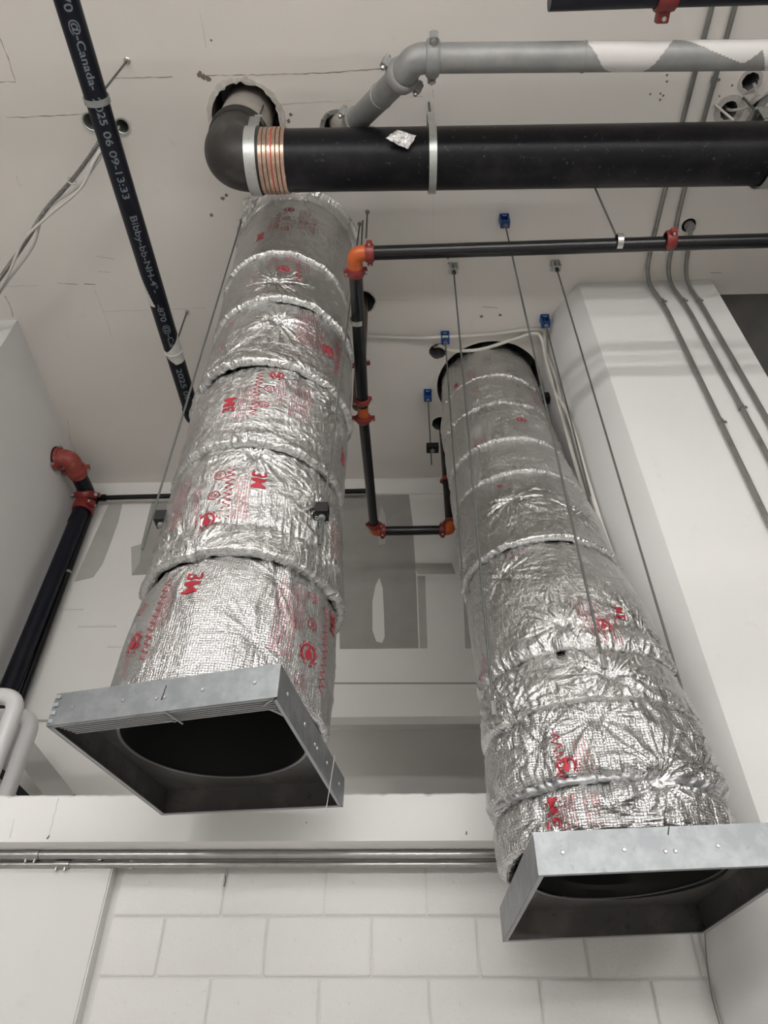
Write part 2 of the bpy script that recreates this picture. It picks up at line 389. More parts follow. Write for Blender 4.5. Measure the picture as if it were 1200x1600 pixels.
# lower wall: mortar backing and single painted blocks
low = struct('wall_back', MB().bx((-1.2, YW+.0035, FLOOR), (XR, YW+.4, .902)), M_mortar, 'white painted concrete block wall below the header')
def blocks():
    def block_mesh(w, h):
        b = MB().box((0, .02, 0), (w, .05, h)).me('concrete_block')
        bm = bmesh.new(); bm.from_mesh(b); bmesh.ops.bevel(bm, geom=bm.edges[:], offset=.004, segments=2, affect='EDGES'); bm.to_mesh(b); bm.free()
        b.materials.append(M_block); b.shade_smooth(); b.set_sharp_from_angle(angle=.4); return b
    cache = {}; rr = random.Random(9)
    for row in range(12):
        zt = .880-.2018*row
        x = -1.175; first = -.955 if row % 2 else -.74
        if row % 2 == 0: first = -.74
        edges = [-1.172]; e = first
        if row % 2 == 0 and False: pass
        while e < XR-.03: edges.append(e); e += .4045
        edges.append(XR-.002)
        for a, b in zip(edges, edges[1:]):
            w = round(b-a-.009, 3)
            me = cache.setdefault(w, None) or cache.__setitem__(w, block_mesh(w, .193)) or cache[w]
            o = bpy.data.objects.new('concrete_block', me); COL.objects.link(o); o.parent = low
            o.location = ((a+b)/2, YW-.001+rr.uniform(-.0015, .0015), zt-.101)
            o.rotation_euler = (rr.uniform(-.003, .003), 0, rr.uniform(-.002, .002))
blocks()
lf = struct('wall_front', MB().bx((-5, 3.05, FLOOR), (-1.195, YW+.4, .902)), M_wall, 'smooth white wall section beside the block wall', bevel=.006)
# patches on the far wall (real thin coats on the board)
def poly_on_far(name, pts, m, y=YF, th=.003, label=None, off=0):
    P = [onY(px, py, y) for px, py in pts]; n = len(P)
    vs = [(p[0], y-off-th, p[2]) for p in P]+[(p[0], y-off+.002, p[2]) for p in P]
    b = MB().add(vs, [tuple(range(n)), tuple(range(2*n-1, n-1, -1))]+[(i, (i+1) % n, n+(i+1) % n, n+i) for i in range(n)])
    o = link(name, b.me(name), None, m, False, label); o.parent = far; return o
poly_on_far('drywall_patch', [(530, 772), (639, 772), (645, 820), (650, 900), (654, 1013), (531, 1014), (528, 900)], M_grey)
poly_on_far('drywall_patch', [(652, 900), (664, 900), (668, 1013), (656, 1013)], M_mid, th=.002)
poly_on_far('drywall_patch', [(646, 880), (706, 880), (712, 897), (652, 897)], M_mid, th=.0015)
poly_on_far('drywall_patch', [(724, 930), (760, 930), (765, 1013), (727, 1013)], M_mid)
poly_on_far('drywall_patch', [(170, 788), (191, 788), (185, 815), (168, 862), (160, 882), (146, 902), (116, 909), (138, 860)], M_mid)
poly_on_far('drywall_patch', [(237, 785), (300, 785), (300, 894), (206, 899), (216, 870)], M_grey, th=.0025)
poly_on_far('drywall_patch', [(205, 855), (222, 850), (218, 880), (206, 898)], M_mid, th=.0035)
poly_on_far('joint_compound', [(593, 903), (598, 920), (600, 960), (601, 995), (597, 1005), (588, 1003), (582, 985), (582, 940), (587, 915)], M_far, th=.005)
poly_on_far('joint_compound', [(596, 790), (602, 805), (604, 830), (602, 850), (592, 852), (590, 820)], M_mid, th=.005)
poly_on_far('joint_line', [(490, 1066.5), (770, 1066.5), (770, 1069), (490, 1069)], M_grey)
poly_on_far('joint_compound', [(96, 950), (131, 951), (131, 953), (96, 953)], M_wall, th=.006)
poly_on_far('joint_compound', [(121, 978), (182, 977), (182, 980), (121, 980)], M_wall, th=.006)
poly_on_far('joint_compound', [(168, 1009), (205, 1010), (205, 1012), (168, 1012)], M_wall, th=.006)
struct('trim_1', MB().bx((-3.0, YF-.02, 4.31), (1.1, YF+.01, H)), M_far, 'narrow pale band along the top of the far wall')

def wall_crack(pts, yy, w, seed, parent, m):
    rr = random.Random(seed); P = [Vector(onY(x, y, yy)) for x, y in pts]; L = []
    for a, b in zip(P, P[1:]):
        n = max(2, int((b-a).length/.015)); L += [a.lerp(b, i/n)+Vector((rr.uniform(-.002, .002), 0, rr.uniform(-.002, .002))) for i in range(n)]
    L.append(P[-1]); vs = []; fs = []
    for i, p in enumerate(L):
        t = (L[min(i+1, len(L)-1)]-L[max(i-1, 0)]).normalized(); q = Vector((-t.z, 0, t.x))*w*rr.uniform(.2, 1)
        vs += [(p.x+q.x, yy-.001, p.z+q.z), (p.x-q.x, yy-.001, p.z-q.z), (p.x+q.x, yy+.003, p.z+q.z), (p.x-q.x, yy+.003, p.z-q.z)]
    for i in range(len(L)-1): k = 4*i; fs += [(k, k+1, k+5, k+4), (k+2, k+6, k+7, k+3), (k, k+4, k+6, k+2), (k+1, k+3, k+7, k+5)]
    o = link('crack', MB().add(vs, fs).me('crack'), None, m, False); o.parent = parent
for i, (pts, w) in enumerate([([(395, 1366), (404, 1372), (425, 1376), (440, 1377)], .003), ([(353, 1368), (350, 1385)], .003), ([(453, 1364), (482, 1365)], .003), ([(318, 1368), (352, 1366)], .002)]): wall_crack(pts, YW-.003, w, i, low, M_crack)
for i, (pts, w) in enumerate([([(92, 1246), (76, 1308)], .0006), ([(22, 1280), (15, 1310)], .0005), ([(73, 1311), (77, 1305)], .005), ([(728, 1305), (729, 1299)], .006), ([(478, 1286), (480, 1285)], .004)]): wall_crack(pts, 2.924, w, i+9, bpy.data.objects['wall_header'], M_soft if w < .002 else M_crack)
# hairline cracks, ridges and drilled pock marks: thin relief on the ceiling
def crack(pts, w, m=M_crack, seed=0, jit=.0025, name='crack'):
    rr = random.Random(seed); P = [Vector(onZ(x, y)) for x, y in pts]; L = []
    for a, b in zip(P, P[1:]):
        n = max(2, int((b-a).length/.03))
        for i in range(n): L.append(a.lerp(b, i/n))
    L.append(P[-1]); vs = []; fs = []
    for i, p in enumerate(L):
        t = (L[min(i+1, len(L)-1)]-L[max(i-1, 0)]).normalized(); s_ = Vector((-t.y, t.x, 0)); q = p+s_*rr.uniform(-jit, jit); ww = w*rr.uniform(.1, .75)
        vs += [q+s_*ww-Vector((0, 0, .0012)), q-s_*ww-Vector((0, 0, .0012)), q+s_*ww+Vector((0, 0, .001)), q-s_*ww+Vector((0, 0, .001))]
    for i in range(len(L)-1):
        k = 4*i; fs += [(k, k+1, k+5, k+4), (k+2, k+6, k+7, k+3), (k, k+4, k+6, k+2), (k+1, k+3, k+7, k+5)]
    o = link(name, MB().add(vs, fs).me(name), None, m, False); o.parent = CEIL
for i, (pts, w, m) in enumerate([
    ([(180, 122), (232, 121), (270, 120)], .0028, M_crack), ([(308, 118), (420, 117), (520, 113), (628, 105)], .0035, M_crack),
    ([(0, 128), (24, 128)], .003, M_crack), ([(0, 60), (12, 90), (25, 128)], .0035, M_crack), ([(10, 184), (60, 182), (132, 178)], .0028, M_crack),
    ([(436, 163), (480, 160), (548, 158)], .002, M_soft), ([(313, 22), (322, 74)], .002, M_soft), ([(90, 442), (122, 445)], .004, M_crack), ([(132, 444), (150, 445)], .004, M_crack),
    ([(0, 448), (60, 446)], .002, M_soft), ([(145, 445), (162, 488), (178, 535)], .002, M_soft), ([(160, 487), (232, 484), (320, 481)], .002, M_soft), ([(677, 140), (677, 153)], .003, M_crack),
    ([(677, 160), (677, 190)], .0015, M_soft), ([(677, 300), (677, 330), (677, 480)], .0012, M_soft), ([(620, 152), (660, 150)], .003, M_soft),
    ([(150, 400), (178, 405)], .004, M_soft), ([(153, 424), (174, 425)], .004, M_soft), ([(25, 275), (32, 292)], .003, M_soft),
    ([(585, 468), (640, 470)], .0015, M_soft), ([(754, 479), (778, 481)], .006, M_soft),
    ([(48, 610), (60, 625), (75, 650), (96, 675), (112, 700)], .005, M_soft), ([(105, 655), (110, 690), (135, 740)], .004, M_soft),
    ([(8, 462), (17, 480), (20, 495)], .005, M_crack), ([(1110, 426), (1128, 427)], .002, M_crack)]):
    crack(pts, w, m, i)
def pocks(pts, r, seed, name='pock_mark'):
    rr = random.Random(seed)
    for x, y in pts:
        p = onZ(x, y); m = MB(); n = 9
        ring = [(p[0]+r*rr.uniform(.6, 1.3)*math.cos(2*PI*i/n), p[1]+r*rr.uniform(.6, 1.3)*math.sin(2*PI*i/n), H-.0015) for i in range(n)]
        m.add(ring+[(p[0], p[1], H-.003)], [(i, (i+1) % n, n) for i in range(n)]); o = link(name, m.me(name), None, M_crack, False); o.parent = CEIL
pocks([(451, 189), (454, 179), (348, 310), (354, 305), (331, 336), (752, 494), (782, 492)], .012, 1)
pocks([(700, 404), (701, 411), (735, 400), (1042, 117), (1042, 127), (1016, 147), (1032, 146), (1036, 149), (1031, 156), (1124, 150), (1144, 133), (330, 63), (185, 275)], .007, 2)
pocks([(312, 116), (318, 120), (325, 123)], .016, 4, 'chipped_plaster')
# ragged plaster collar round the big opening and around sleeves
def collar(x, y, r0, r1, m, seed, th=.006, name='plaster_collar'):
    rr = random.Random(seed); n = 40; vs = []
    for i in range(n):
        a = 2*PI*i/n; ra, rb = r0*rr.uniform(.99, 1.02), r1*rr.uniform(.97, 1.03); c, s_ = math.cos(a), math.sin(a)
        vs += [(x+ra*c, y+ra*s_, H+.004), (x+ra*c, y+ra*s_, H-th*.8), (x+rb*c, y+rb*s_, H-th*rr.uniform(.3, 1)), (x+rb*c*1.01, y+rb*s_*1.01, H+.004)]
    fs = [(4*i+j, 4*((i+1) % n)+j, 4*((i+1) % n)+(j+1) % 4, 4*i+(j+1) % 4) for i in range(n) for j in range(4)]
    o = link(name, MB().add(vs, fs).me(name), None, m, False); o.parent = CEIL
collar(-.885, 1.52, .200, .226, mat('chipped_plaster_edge', (.50, .47, .43), .9, var=[(40, (.62, .59, .55), .45, .6)]), 1, .01)
collar(.285, 3.175, .07, .082, M_ceil, 2, .004); collar(.325, 3.895, .074, .085, M_ceil, 3, .004); collar(-.355, 1.575, .077, .10, M_ceil, 4, .006)
collar(2.00, 1.40, .047, .066, M_soft, 5); collar(1.93, 1.55, .052, .085, M_soft, 6); collar(2.08, 1.52, .034, .05, M_soft, 7); collar(-.262, 2.74, .087, .094, M_soft, 8, .003)

# ================================================================== WRAPPED DUCTS
class Duct:
    def __init__(s, Z, X, Y, R, seed): s.Z = np.array(Z); s.X = np.array(X); s.Y = np.array(Y); s.R = np.array(R); s.seed = seed; s.segs = []; s.cinch = []; s.lips = {}; s.stars = []; s.tuck = {}
    def c(s, z): return np.interp(z, s.Z, s.X), np.interp(z, s.Z, s.Y), np.interp(z, s.Z, s.R)
    def hit(s, px, py):
        d = ray(px, py); z = 2.5
        for _ in range(40):
            cx, cy, R = s.c(z); a = d[0]**2+d[1]**2; b = -2*(d[0]*cx+d[1]*cy); c_ = cx*cx+cy*cy-R*R; D = max(b*b-4*a*c_, 0)
            t = (-b-math.sqrt(D))/(2*a); z = .5*z+.5*t*d[2]
        return math.atan2(t*d[1]-cy, t*d[0]-cx), z
    def disp(s, th, z, z0, z1, h0=None):
        """radius at angle th, height z for the blanket spanning z0..z1"""
        cx, cy, R = s.c(z); X = np.cos(th)*R; Y = np.sin(th)*R; o = s.seed*17.3+z0*3.1
        h = z-z0; g = z1-z
        r = R*.985+.012*np.clip(h/(z1-z0), 0, 1)*0+.008*np.sin(PI*np.clip(h/(z1-z0), 0, 1))
        lip = s.lips.get(round(float(z0), 4), .008)*(.75+.9*np.clip(perlin(np.cos(th)*1.6+o, np.sin(th)*1.6, 0*th+.3)*2+.3, 0, 1))
        r = r+lip*np.exp(-(h/.095)**2)                                   # proud lower lip
        r = r-s.tuck.get(round(float(z0), 4), .018)*np.exp(-(np.clip(g, 0, 9)/.05))                       # tucked under the blanket above
        r = r-.030*np.clip(1-h/.018, 0, 1)**2                             # rounded hem
        wx = .5*perlin(X*2.6+o, Y*2.6, z*2.6)
        r = r+.010*perlin(X*2.0+o, Y*2.0+5, z*2.4)
        msk = np.clip(perlin(X*2.3+o, Y*2.3, z*2.3+9)*3+.45, 0, 1)
        sl = 1.6*np.sin(o)                                                # slant of the long folds
        r = r+.0075*msk*(ridge(X*6+wx*2+o, Y*6+3+z*sl, z*2.4+wx)-.3)
        r = r+.0050*(1-msk)*(ridge(X*3+o, Y*3+7+wx, z*8+wx*3)-.3)
        r = r+.0022*(ridge(X*15+wx*3+o, Y*15+7, z*9+wx*5)-.35)
        q = np.clip(ridge(th*9+o+wx*2, 0*th+2.5, z*1.6+wx)-.2, 0, 1)       # gathers running from the hem
        r = r+.008*q*np.exp(-h/.07)+.008*q*np.exp(-g/.10)
        for t0_, zs_, am in s.stars:                                       # pulled points with folds radiating from them
            da = (th-t0_+PI) % (2*PI)-PI; dx = da*R; dz_ = z-zs_; dd_ = np.hypot(dx, dz_)+1e-4; an = np.arctan2(dz_, dx)
            r = r+am*(ridge(np.cos(an)*3.2+o+t0_, np.sin(an)*3.2, dd_*2.5)-.35)*np.exp(-(dd_/.17)**2)*np.clip(dd_/.04, 0, 1)-am*1.2*np.exp(-(dd_/.035)**2)
        q2 = ridge(th*24+o+wx*4, 0*th+8.5, z*5)
        r = r+.0030*(q2-.4)*(np.exp(-h/.045)+.8*np.exp(-g/.04))
        for zc, dep, tilt in s.cinch:
            zz = z-zc-tilt*np.sin(th); r = r-dep*np.exp(-(zz/.016)**2)+dep*.45*np.exp(-((np.abs(zz)-.05)/.03)**2)
            r = r+.010*(ridge(th*11+o, 0*th+4.5, zz*3)-.4)*np.exp(-(zz/.07)**2)
        return r
    def pos(s, th, z, extra=0.):
        seg = s.segs
        z0 = np.zeros_like(z); z1 = np.ones_like(z); r = np.zeros_like(z)
        for a, b in seg:
            m = (z >= a) & (z < b)
            if m.any(): r[m] = s.disp(th[m], z[m], a, b)
        m = r == 0
        if m.any(): a, b = seg[-1] if z[m].mean() > seg[-1][1] else seg[0]; r[m] = s.disp(th[m], z[m], a, b)
        cx, cy, _ = s.c(z)
        return np.stack([cx+(r+extra)*np.cos(th), cy+(r+extra)*np.sin(th), z], -1)
    def build_seg(s, parent, i, mt, last=False):
        a, b = s.segs[i]; NT = 460; top = b+(.0 if last else .03); nz_ = max(12, int((top-a)/.0052))
        zz = np.linspace(a, top, nz_); th = np.linspace(0, 2*PI, NT, endpoint=False)
        Z, T = np.meshgrid(zz, th, indexing='ij')
        r = s.disp(T, np.minimum(Z, b-.0001), a, b)
        over = np.clip(Z-b, 0, 1)
        r = r-over*.6
        # hem wanders up and down a little
        wob = (.010*perlin(np.cos(T)*1.7+i*5, np.sin(T)*1.7, np.full_like(T, s.seed+.5))+.003*perlin(np.cos(T)*9+i*5, np.sin(T)*9, np.full_like(T, .5)))*np.exp(-(Z-a)/.15)
        cx, cy, _ = s.c(Z); P = np.stack([cx+r*np.cos(T), cy+r*np.sin(T), Z+wob], -1)
        # turned-in bottom edge
        inn = P[0].copy(); cx0, cy0, _ = s.c(np.array(a)); inn[:, 0] = cx0+(inn[:, 0]-cx0)*.96; inn[:, 1] = cy0+(inn[:, 1]-cy0)*.96; inn[:, 2] += .012
        P = np.concatenate([inn[None], P]); nz2 = nz_+1
        k = np.arange(nz2-1)[:, None]*NT; j = np.arange(NT)[None]; jn = (j+1) % NT
        F = np.stack([k+j, k+jn, k+NT+jn, k+NT+j], -1).reshape(-1, 4)
        me = bpy.data.meshes.new('insulation_blanket'); nv = nz2*NT; nf = len(F)
        me.vertices.add(nv); me.vertices.foreach_set('co', P.reshape(-1).astype(np.float32))
        me.loops.add(nf*4); me.loops.foreach_set('vertex_index', F.reshape(-1).astype(np.int32))
        me.polygons.add(nf); me.polygons.foreach_set('loop_start', np.arange(0, nf*4, 4, dtype=np.int32)); me.polygons.foreach_set('loop_total', np.full(nf, 4, np.int32))
        me.update(calc_edges=True)
        uvl = me.uv_layers.new(name='UVMap'); zrow = np.concatenate([[a-.03], zz])
        uu = np.stack([np.broadcast_to(j, (nz2-1, NT)), np.broadcast_to(j+1, (nz2-1, NT)), np.broadcast_to(j+1, (nz2-1, NT)), np.broadcast_to(j, (nz2-1, NT))], -1)*(2*PI*.376/NT)
        rz = zrow[:-1, None]+0*j; rz1 = zrow[1:, None]+0*j; vv = np.stack([rz, rz, rz1, rz1], -1)
        uvl.data.foreach_set('uv', np.stack([uu, vv+i*.37], -1).reshape(-1).astype(np.float32))
        return link('insulation_blanket', me, parent, mt, True)
    def stamp(s, M, cell, th, z, mt, parent, name='print', du=None):
        R = s.c(z)[2]
        def fn(u, v):
            t = th+(u-M.shape[1]*cell/2)/R; zz = z+(v-M.shape[0]*cell/2)
            # keep the print on its own blanket and out to the surface
            return s.pos(t, zz, .0022)
        return link(name, cells_mesh(M, cell, fn, name), parent, mt, True)

CELL = .0025
def T_logo(h=.05): return raster_text('3M', h, CELL, bold=.022, squeeze=1.0)
def T_zig(L, w=.036, per=.027):
    ny, nx = int(L/CELL), int(w/CELL); M = np.zeros((ny, nx), bool)
    for y in range(ny):
        p = (y*CELL % per)/per; c = (abs(2*p-1))*(nx-2)
        M[y, max(0, int(c)-1):int(c)+2] = True
    return M
def T_lines(L, n, seed, pitch=4):
    rr = random.Random(seed); ny = int(L/CELL); M = np.zeros((ny, n*pitch), bool)
    for k in range(n):
        y = rr.randint(0, 6); end = ny-rr.randint(0, ny//4)
        while y < end:
            w = rr.randint(3, 9); M[y:min(y+w, end), k*pitch:k*pitch+(2 if rr.random() > .75 else 1)] = True; y += w+rr.randint(1, 2)
    return M
def T_ring(r=.022, seed=0):
    n = int(2*r/CELL)+1; c = (n-1)/2; y, x = np.mgrid[0:n, 0:n]; d = np.hypot(x-c, y-c)*CELL
    rr = np.random.RandomState(seed); M = (d < r) & (d > r-.0035); M |= (d < r*.5) & ((x.astype(int)+seed) % 3 == 0); return M
def T_flame(r=.034):
    n = int(2*r/CELL)+1; c = (n-1)/2; y, x = np.mgrid[0:n, 0:n]; dx, dy = (x-c)*CELL, (y-c)*CELL; d = np.hypot(dx, dy)
    M = (d < r*.80) & (d > r*.62) & ~((np.abs(dx) < r*.3) & (dy < 0)); M |= np.hypot(dx, (dy+r*.1)*.85) < r*.34; M |= (np.abs(dx) < r*.10) & (dy > 0) & (dy < r*.6)
    M |= (d > r*.90) & (d < r*1.0) & (np.sin(np.arctan2(dy, dx)*9) > .2); return M

def rotM(M, k): return np.rot90(M, k)

def place(D, blankets, items, seed0):
    for k, it in enumerate(items):
        kind, px, py = it[:3]; th, z = D.hit(px, py); i = max([q for q, (a, b) in enumerate(D.segs) if z >= a] or [0]); par = blankets[i]
        a, b = D.segs[i]
        if kind == '3u': M, mt = rotM(T_logo(it[3] if len(it) > 3 else .05), 3), M_ink
        elif kind == '3d': M, mt = rotM(T_logo(it[3] if len(it) > 3 else .05), 1), M_ink
        elif kind == 'zig': M, mt = T_zig(it[3]), M_ink
        elif kind == 'txt': M, mt = T_lines(it[3], it[4], seed0+k), M_ink2
        elif kind == 'ring': M, mt = T_ring(.024, k), M_ink
        elif kind == 'flame': M, mt = T_flame(it[3] if len(it) > 3 else .036), M_ink
        hh = M.shape[0]*CELL/2
        z = min(max(z, a+hh+.012), max(b-hh-.03, a+hh+.012)) if 2*hh < b-a-.04 else z
        if 2*hh >= b-a-.04:
            M = M[:max(4, int((b-a-.05)/CELL))]; z = (a+b)/2-.01
        # rows of M run upward; mirror u because angle runs left to right when seen from the front
        D.stamp(M, CELL, th, z, mt, par)

# --- first duct (hangs in front of the upper opening) ---
D1 = Duct([1.0, 1.3, 1.6, 2.0, 2.6, 3.2, 3.8, 4.5], [-.642, -.637, -.622, -.636, -.644, -.640, -.685, -.672], [2.27, 2.275, 2.28, 2.285, 2.295, 2.305, 2.32, 2.33], [.378, .378, .370, .372, .378, .374, .362, .372], 1)
z1 = [D1.hit(x, y)[1] for x, y in ((400, 1062), (390, 868), (400, 694), (430, 569), (440, 468), (450, 396))]
z1[0] = 1.038
D1.segs = list(zip(z1, z1[1:]+[H+.05])); D1.lips = {round(float(a), 4): l for a, l in zip(z1, (.002, .019, .009, .016, .013, .008))}
D1.stars = [(*D1.hit(*q[:2]), q[2]) for q in ((432, 500, .016), (430, 440, .012), (400, 705, .013), (500, 790, .012), (300, 870, .010), (430, 900, .006), (400, 1000, .007), (350, 560, .010), (480, 590, .010), (520, 640, .010), (470, 350, .007))]
D1.cinch = [(z1[1]+.15, .005, .0)]
DUCT1 = thing('wrapped_duct', (-.642, 2.28, 1.03), 'foil blanket wrapped round duct hanging before the far wall between the black pipes', 'duct', 'foil wrapped ducts hanging from the ceiling')
bl1 = [D1.build_seg(DUCT1, i, (M_foilg, M_foil, M_foil, M_foil, M_foil, M_foil)[i], i == len(D1.segs)-1) for i in range(len(D1.segs))]
items1 = [
    # lowest blanket
    ('flame', 210, 1006, .045), ('zig', 243, 965, .33), ('3d', 302, 912, .055), ('txt', 262, 940, .22, 5), ('txt', 197, 1040, .10, 4), ('ring', 222, 952),
    ('txt', 448, 955, .34, 9), ('ring', 492, 932), ('ring', 488, 976), ('flame', 480, 1022, .045), ('zig', 506, 1010, .36), ('3d', 523, 975, .055), ('txt', 472, 950, .2, 4), ('txt', 470, 1065, .08, 5),
    # second
    ('txt', 284, 785, .30, 9), ('txt', 308, 790, .24, 4), ('ring', 345, 745), ('ring', 335, 776), ('flame', 323, 815, .045), ('zig', 357, 772, .29), ('txt', 380, 772, .26, 6), ('3d', 405, 752, .055), ('txt', 522, 845, .20, 7),
    # third
    ('3u', 358, 634, .055), ('txt', 382, 625, .26, 7), ('zig', 402, 615, .30), ('flame', 433, 585, .04), ('ring', 421, 608), ('ring', 412, 633), ('txt', 440, 612, .18, 5), ('txt', 470, 625, .28, 10), ('3d', 536, 715, .05),
    # fourth
    ('txt', 480, 512, .32, 10), ('flame', 512, 549, .045), ('zig', 527, 560, .30), ('txt', 360, 505, .12, 5), ('txt', 500, 535, .2, 4), ('txt', 347, 540, .1, 4),
    # fifth
    ('flame', 443, 421, .04), ('ring', 451, 405), ('zig', 467, 415, .27), ('txt', 428, 405, .14, 6), ('txt', 482, 410, .18, 4), ('txt', 400, 437, .1, 4),
    # top
    ('flame', 452, 328, .035), ('ring', 447, 341), ('ring', 445, 356), ('zig', 434, 345, .20), ('3u', 406, 370, .045), ('txt', 424, 352, .18, 4), ('txt', 476, 343, .26, 7), ('txt', 490, 352, .2, 4)]
place(D1, bl1, items1, 100)
# ceiling tape collar and its loose corner
def tape_collar(D, parent, r_out):
    NT = 180; rows = []; th = np.linspace(0, 2*PI, NT, endpoint=False); cx, cy, R = D.c(np.array(H-.02))
    for k, (dr, z) in enumerate([(-.004, H-.085), (.010, H-.075), (.012, H-.04), (.018, H-.014), (.030, H-.006), (r_out, H-.004), (r_out, H+.002)]):
        r = R+dr+.006*perlin(np.cos(th)*8, np.sin(th)*8, np.full_like(th, k*.7))+.004*perlin(np.cos(th)*22, np.sin(th)*22, np.full_like(th, k*1.3))
        rows.append(np.stack([cx+r*np.cos(th), cy+r*np.sin(th), np.full_like(th, z)+.004*perlin(np.cos(th)*6, np.sin(th)*6, np.full_like(th, k+.3))*(k < 4)], -1))
    P = np.concatenate(rows); k = len(rows)
    fs = [(i*NT+j, i*NT+(j+1) % NT, (i+1)*NT+(j+1) % NT, (i+1)*NT+j) for i in range(k-1) for j in range(NT)]
    me = bpy.data.meshes.new('foil_tape'); me.from_pydata(P.tolist(), [], fs); uvn(me); return link('foil_tape', me, parent, M_tape, True)
def uvn(me):
    uv = me.uv_layers.new(name='UVMap')
    for l in me.loops:
        c = me.vertices[l.vertex_index].co; uv.data[l.index].uv = (c.x+c.y*.6, c.z+c.y*.4)
tape_collar(D1, DUCT1, .045)
def crumple(name, corners, n, amp, mt, parent, seed, th=.002):
    a, b, c_, d = [np.array(q, float) for q in corners]; u = np.linspace(0, 1, n); U, V = np.meshgrid(u, u, indexing='ij')
    P = a*((1-U)*(1-V))[..., None]+b*(U*(1-V))[..., None]+c_*(U*V)[..., None]+d*((1-U)*V)[..., None]
    nr = np.cross(b-a, d-a); nr /= np.linalg.norm(nr); s_ = np.linalg.norm(b-a)
    hgt = amp*(ridge(U*2.5+seed, V*2.5, 0*U+seed)-.4)+amp*.5*(ridge(U*6+seed, V*6, 0*U+3)-.4)
    wb = .06*perlin(U*3+seed, V*3, 0*U+7.7)
    P = P+nr*hgt[..., None]+(b-a)*wb[..., None]; P2 = P+nr*th; A = np.concatenate([P.reshape(-1, 3), P2.reshape(-1, 3)]); N_ = n*n
    fs = []
    for i in range(n-1):
        for j in range(n-1):
            q = (i*n+j, (i+1)*n+j, (i+1)*n+j+1, i*n+j+1); fs += [q, tuple(N_+x for x in q[::-1])]
    bd = [i*n for i in range(n)]+[(n-1)*n+j for j in range(1, n)]+[i*n+n-1 for i in range(n-2, -1, -1)]+[j for j in range(n-2, 0, -1)]
    for i in range(len(bd)): p, q = bd[i], bd[(i+1) % len(bd)]; fs.append((p, q, N_+q, N_+p))
    me = bpy.data.meshes.new(name); me.from_pydata(A.tolist(), [], fs); uvn(me)
    return link(name, me, parent, mt, True)
q = [onZ(382, 338, H-.01), onZ(402, 327, H-.01), onZ(392, 307, H-.004), onZ(380, 313, H-.004)]
crumple('foil_tape', q, 14, .010, M_tape, DUCT1, 3)
q = [onZ(380, 372, H-.07), onZ(412, 352, H-.07), onZ(404, 326, H-.01), onZ(379, 338, H-.01)]
crumple('foil_tape', q, 14, .014, M_tape, DUCT1, 5)

# --- second duct (squeezed beside the pilaster wall) ---
D2 = Duct([.6, .85, 1.1, 1.4, 1.7, 2.0, 2.4, 2.8, 3.2, 3.8, 4.6], [.672, .676, .678, .672, .672, .662, .668, .658, .660, .655, .685], [2.50, 2.51, 2.53, 2.60, 2.68, 2.79, 2.92, 3.06, 3.19, 3.34, 3.52], [.372, .392, .392, .376, .380, .370, .376, .367, .368, .374, .352], 2)
z2 = [D2.hit(x, y)[1] for x, y in ((960, 1310), (960, 1215), (930, 1095), (890, 1012), (850, 843), (820, 735), (790, 686), (775, 630), (770, 586))]
z2[0] = .675
D2.segs = list(zip(z2, z2[1:]+[H+.2])); D2.lips = {round(float(a), 4): l for a, l in zip(z2, (.002, .002, .003, .010, .013, .002, .003, .001, .002))}
D2.tuck = {round(float(a), 4): l for a, l in zip(z2, (.018, .012, .018, .018, .008, .009, .006, .008, .018))}
D2.stars = [(*D2.hit(*q[:2]), q[2]) for q in ((1035, 1219, .022), (955, 1055, .020), (800, 1120, .014), (770, 1110, .012), (880, 975, .016), (780, 900, .012), (930, 1120, .014), (840, 1160, .014), (800, 780, .012), (900, 800, .010), (720, 890, .014), (1000, 980, .014), (1100, 1200, .014), (850, 1270, .013), (740, 640, .009), (830, 650, .010), (1000, 1280, .012))]
D2.cinch = [(z2[1]+.02, .016, .015), (z2[3]+.015, .012, .0)]
DUCT2 = thing('wrapped_duct', (.675, 2.5, .66), 'bulging foil wrapped duct squeezed beside the white pilaster under blue hanger boxes', 'duct', 'foil wrapped ducts hanging from the ceiling')
bl2 = [D2.build_seg(DUCT2, i, (M_foilg, M_foilg, M_foil, M_foil, M_foil, M_foild, M_foild, M_foild, M_foild)[i], i == len(D2.segs)-1) for i in range(len(D2.segs))]
items2 = [('3u', 860, 1262, .05), ('txt', 885, 1250, .16, 6), ('txt', 925, 1240, .22, 5), ('flame', 888, 1200, .035), ('zig', 877, 1190, .16), ('txt', 915, 1185, .14, 5), ('txt', 757, 1040, .14, 4), ('flame', 755, 1058, .02),
          ('txt', 925, 975, .24, 9), ('flame', 943, 978, .035), ('txt', 962, 985, .2, 5), ('3u', 966, 958, .04), ('flame', 731, 925, .02), ('txt', 805, 855, .05, 10),
          ('flame', 781, 759, .016), ('txt', 792, 757, .04, 6), ('flame', 815, 657, .034), ('txt', 752, 692, .12, 8), ('flame', 745, 698, .016), ('txt', 832, 610, .34, 6), ('txt', 738, 590, .2, 7), ('txt', 744, 610, .1, 5), ('3u', 712, 603, .04)]
place(D2, bl2, items2, 300)
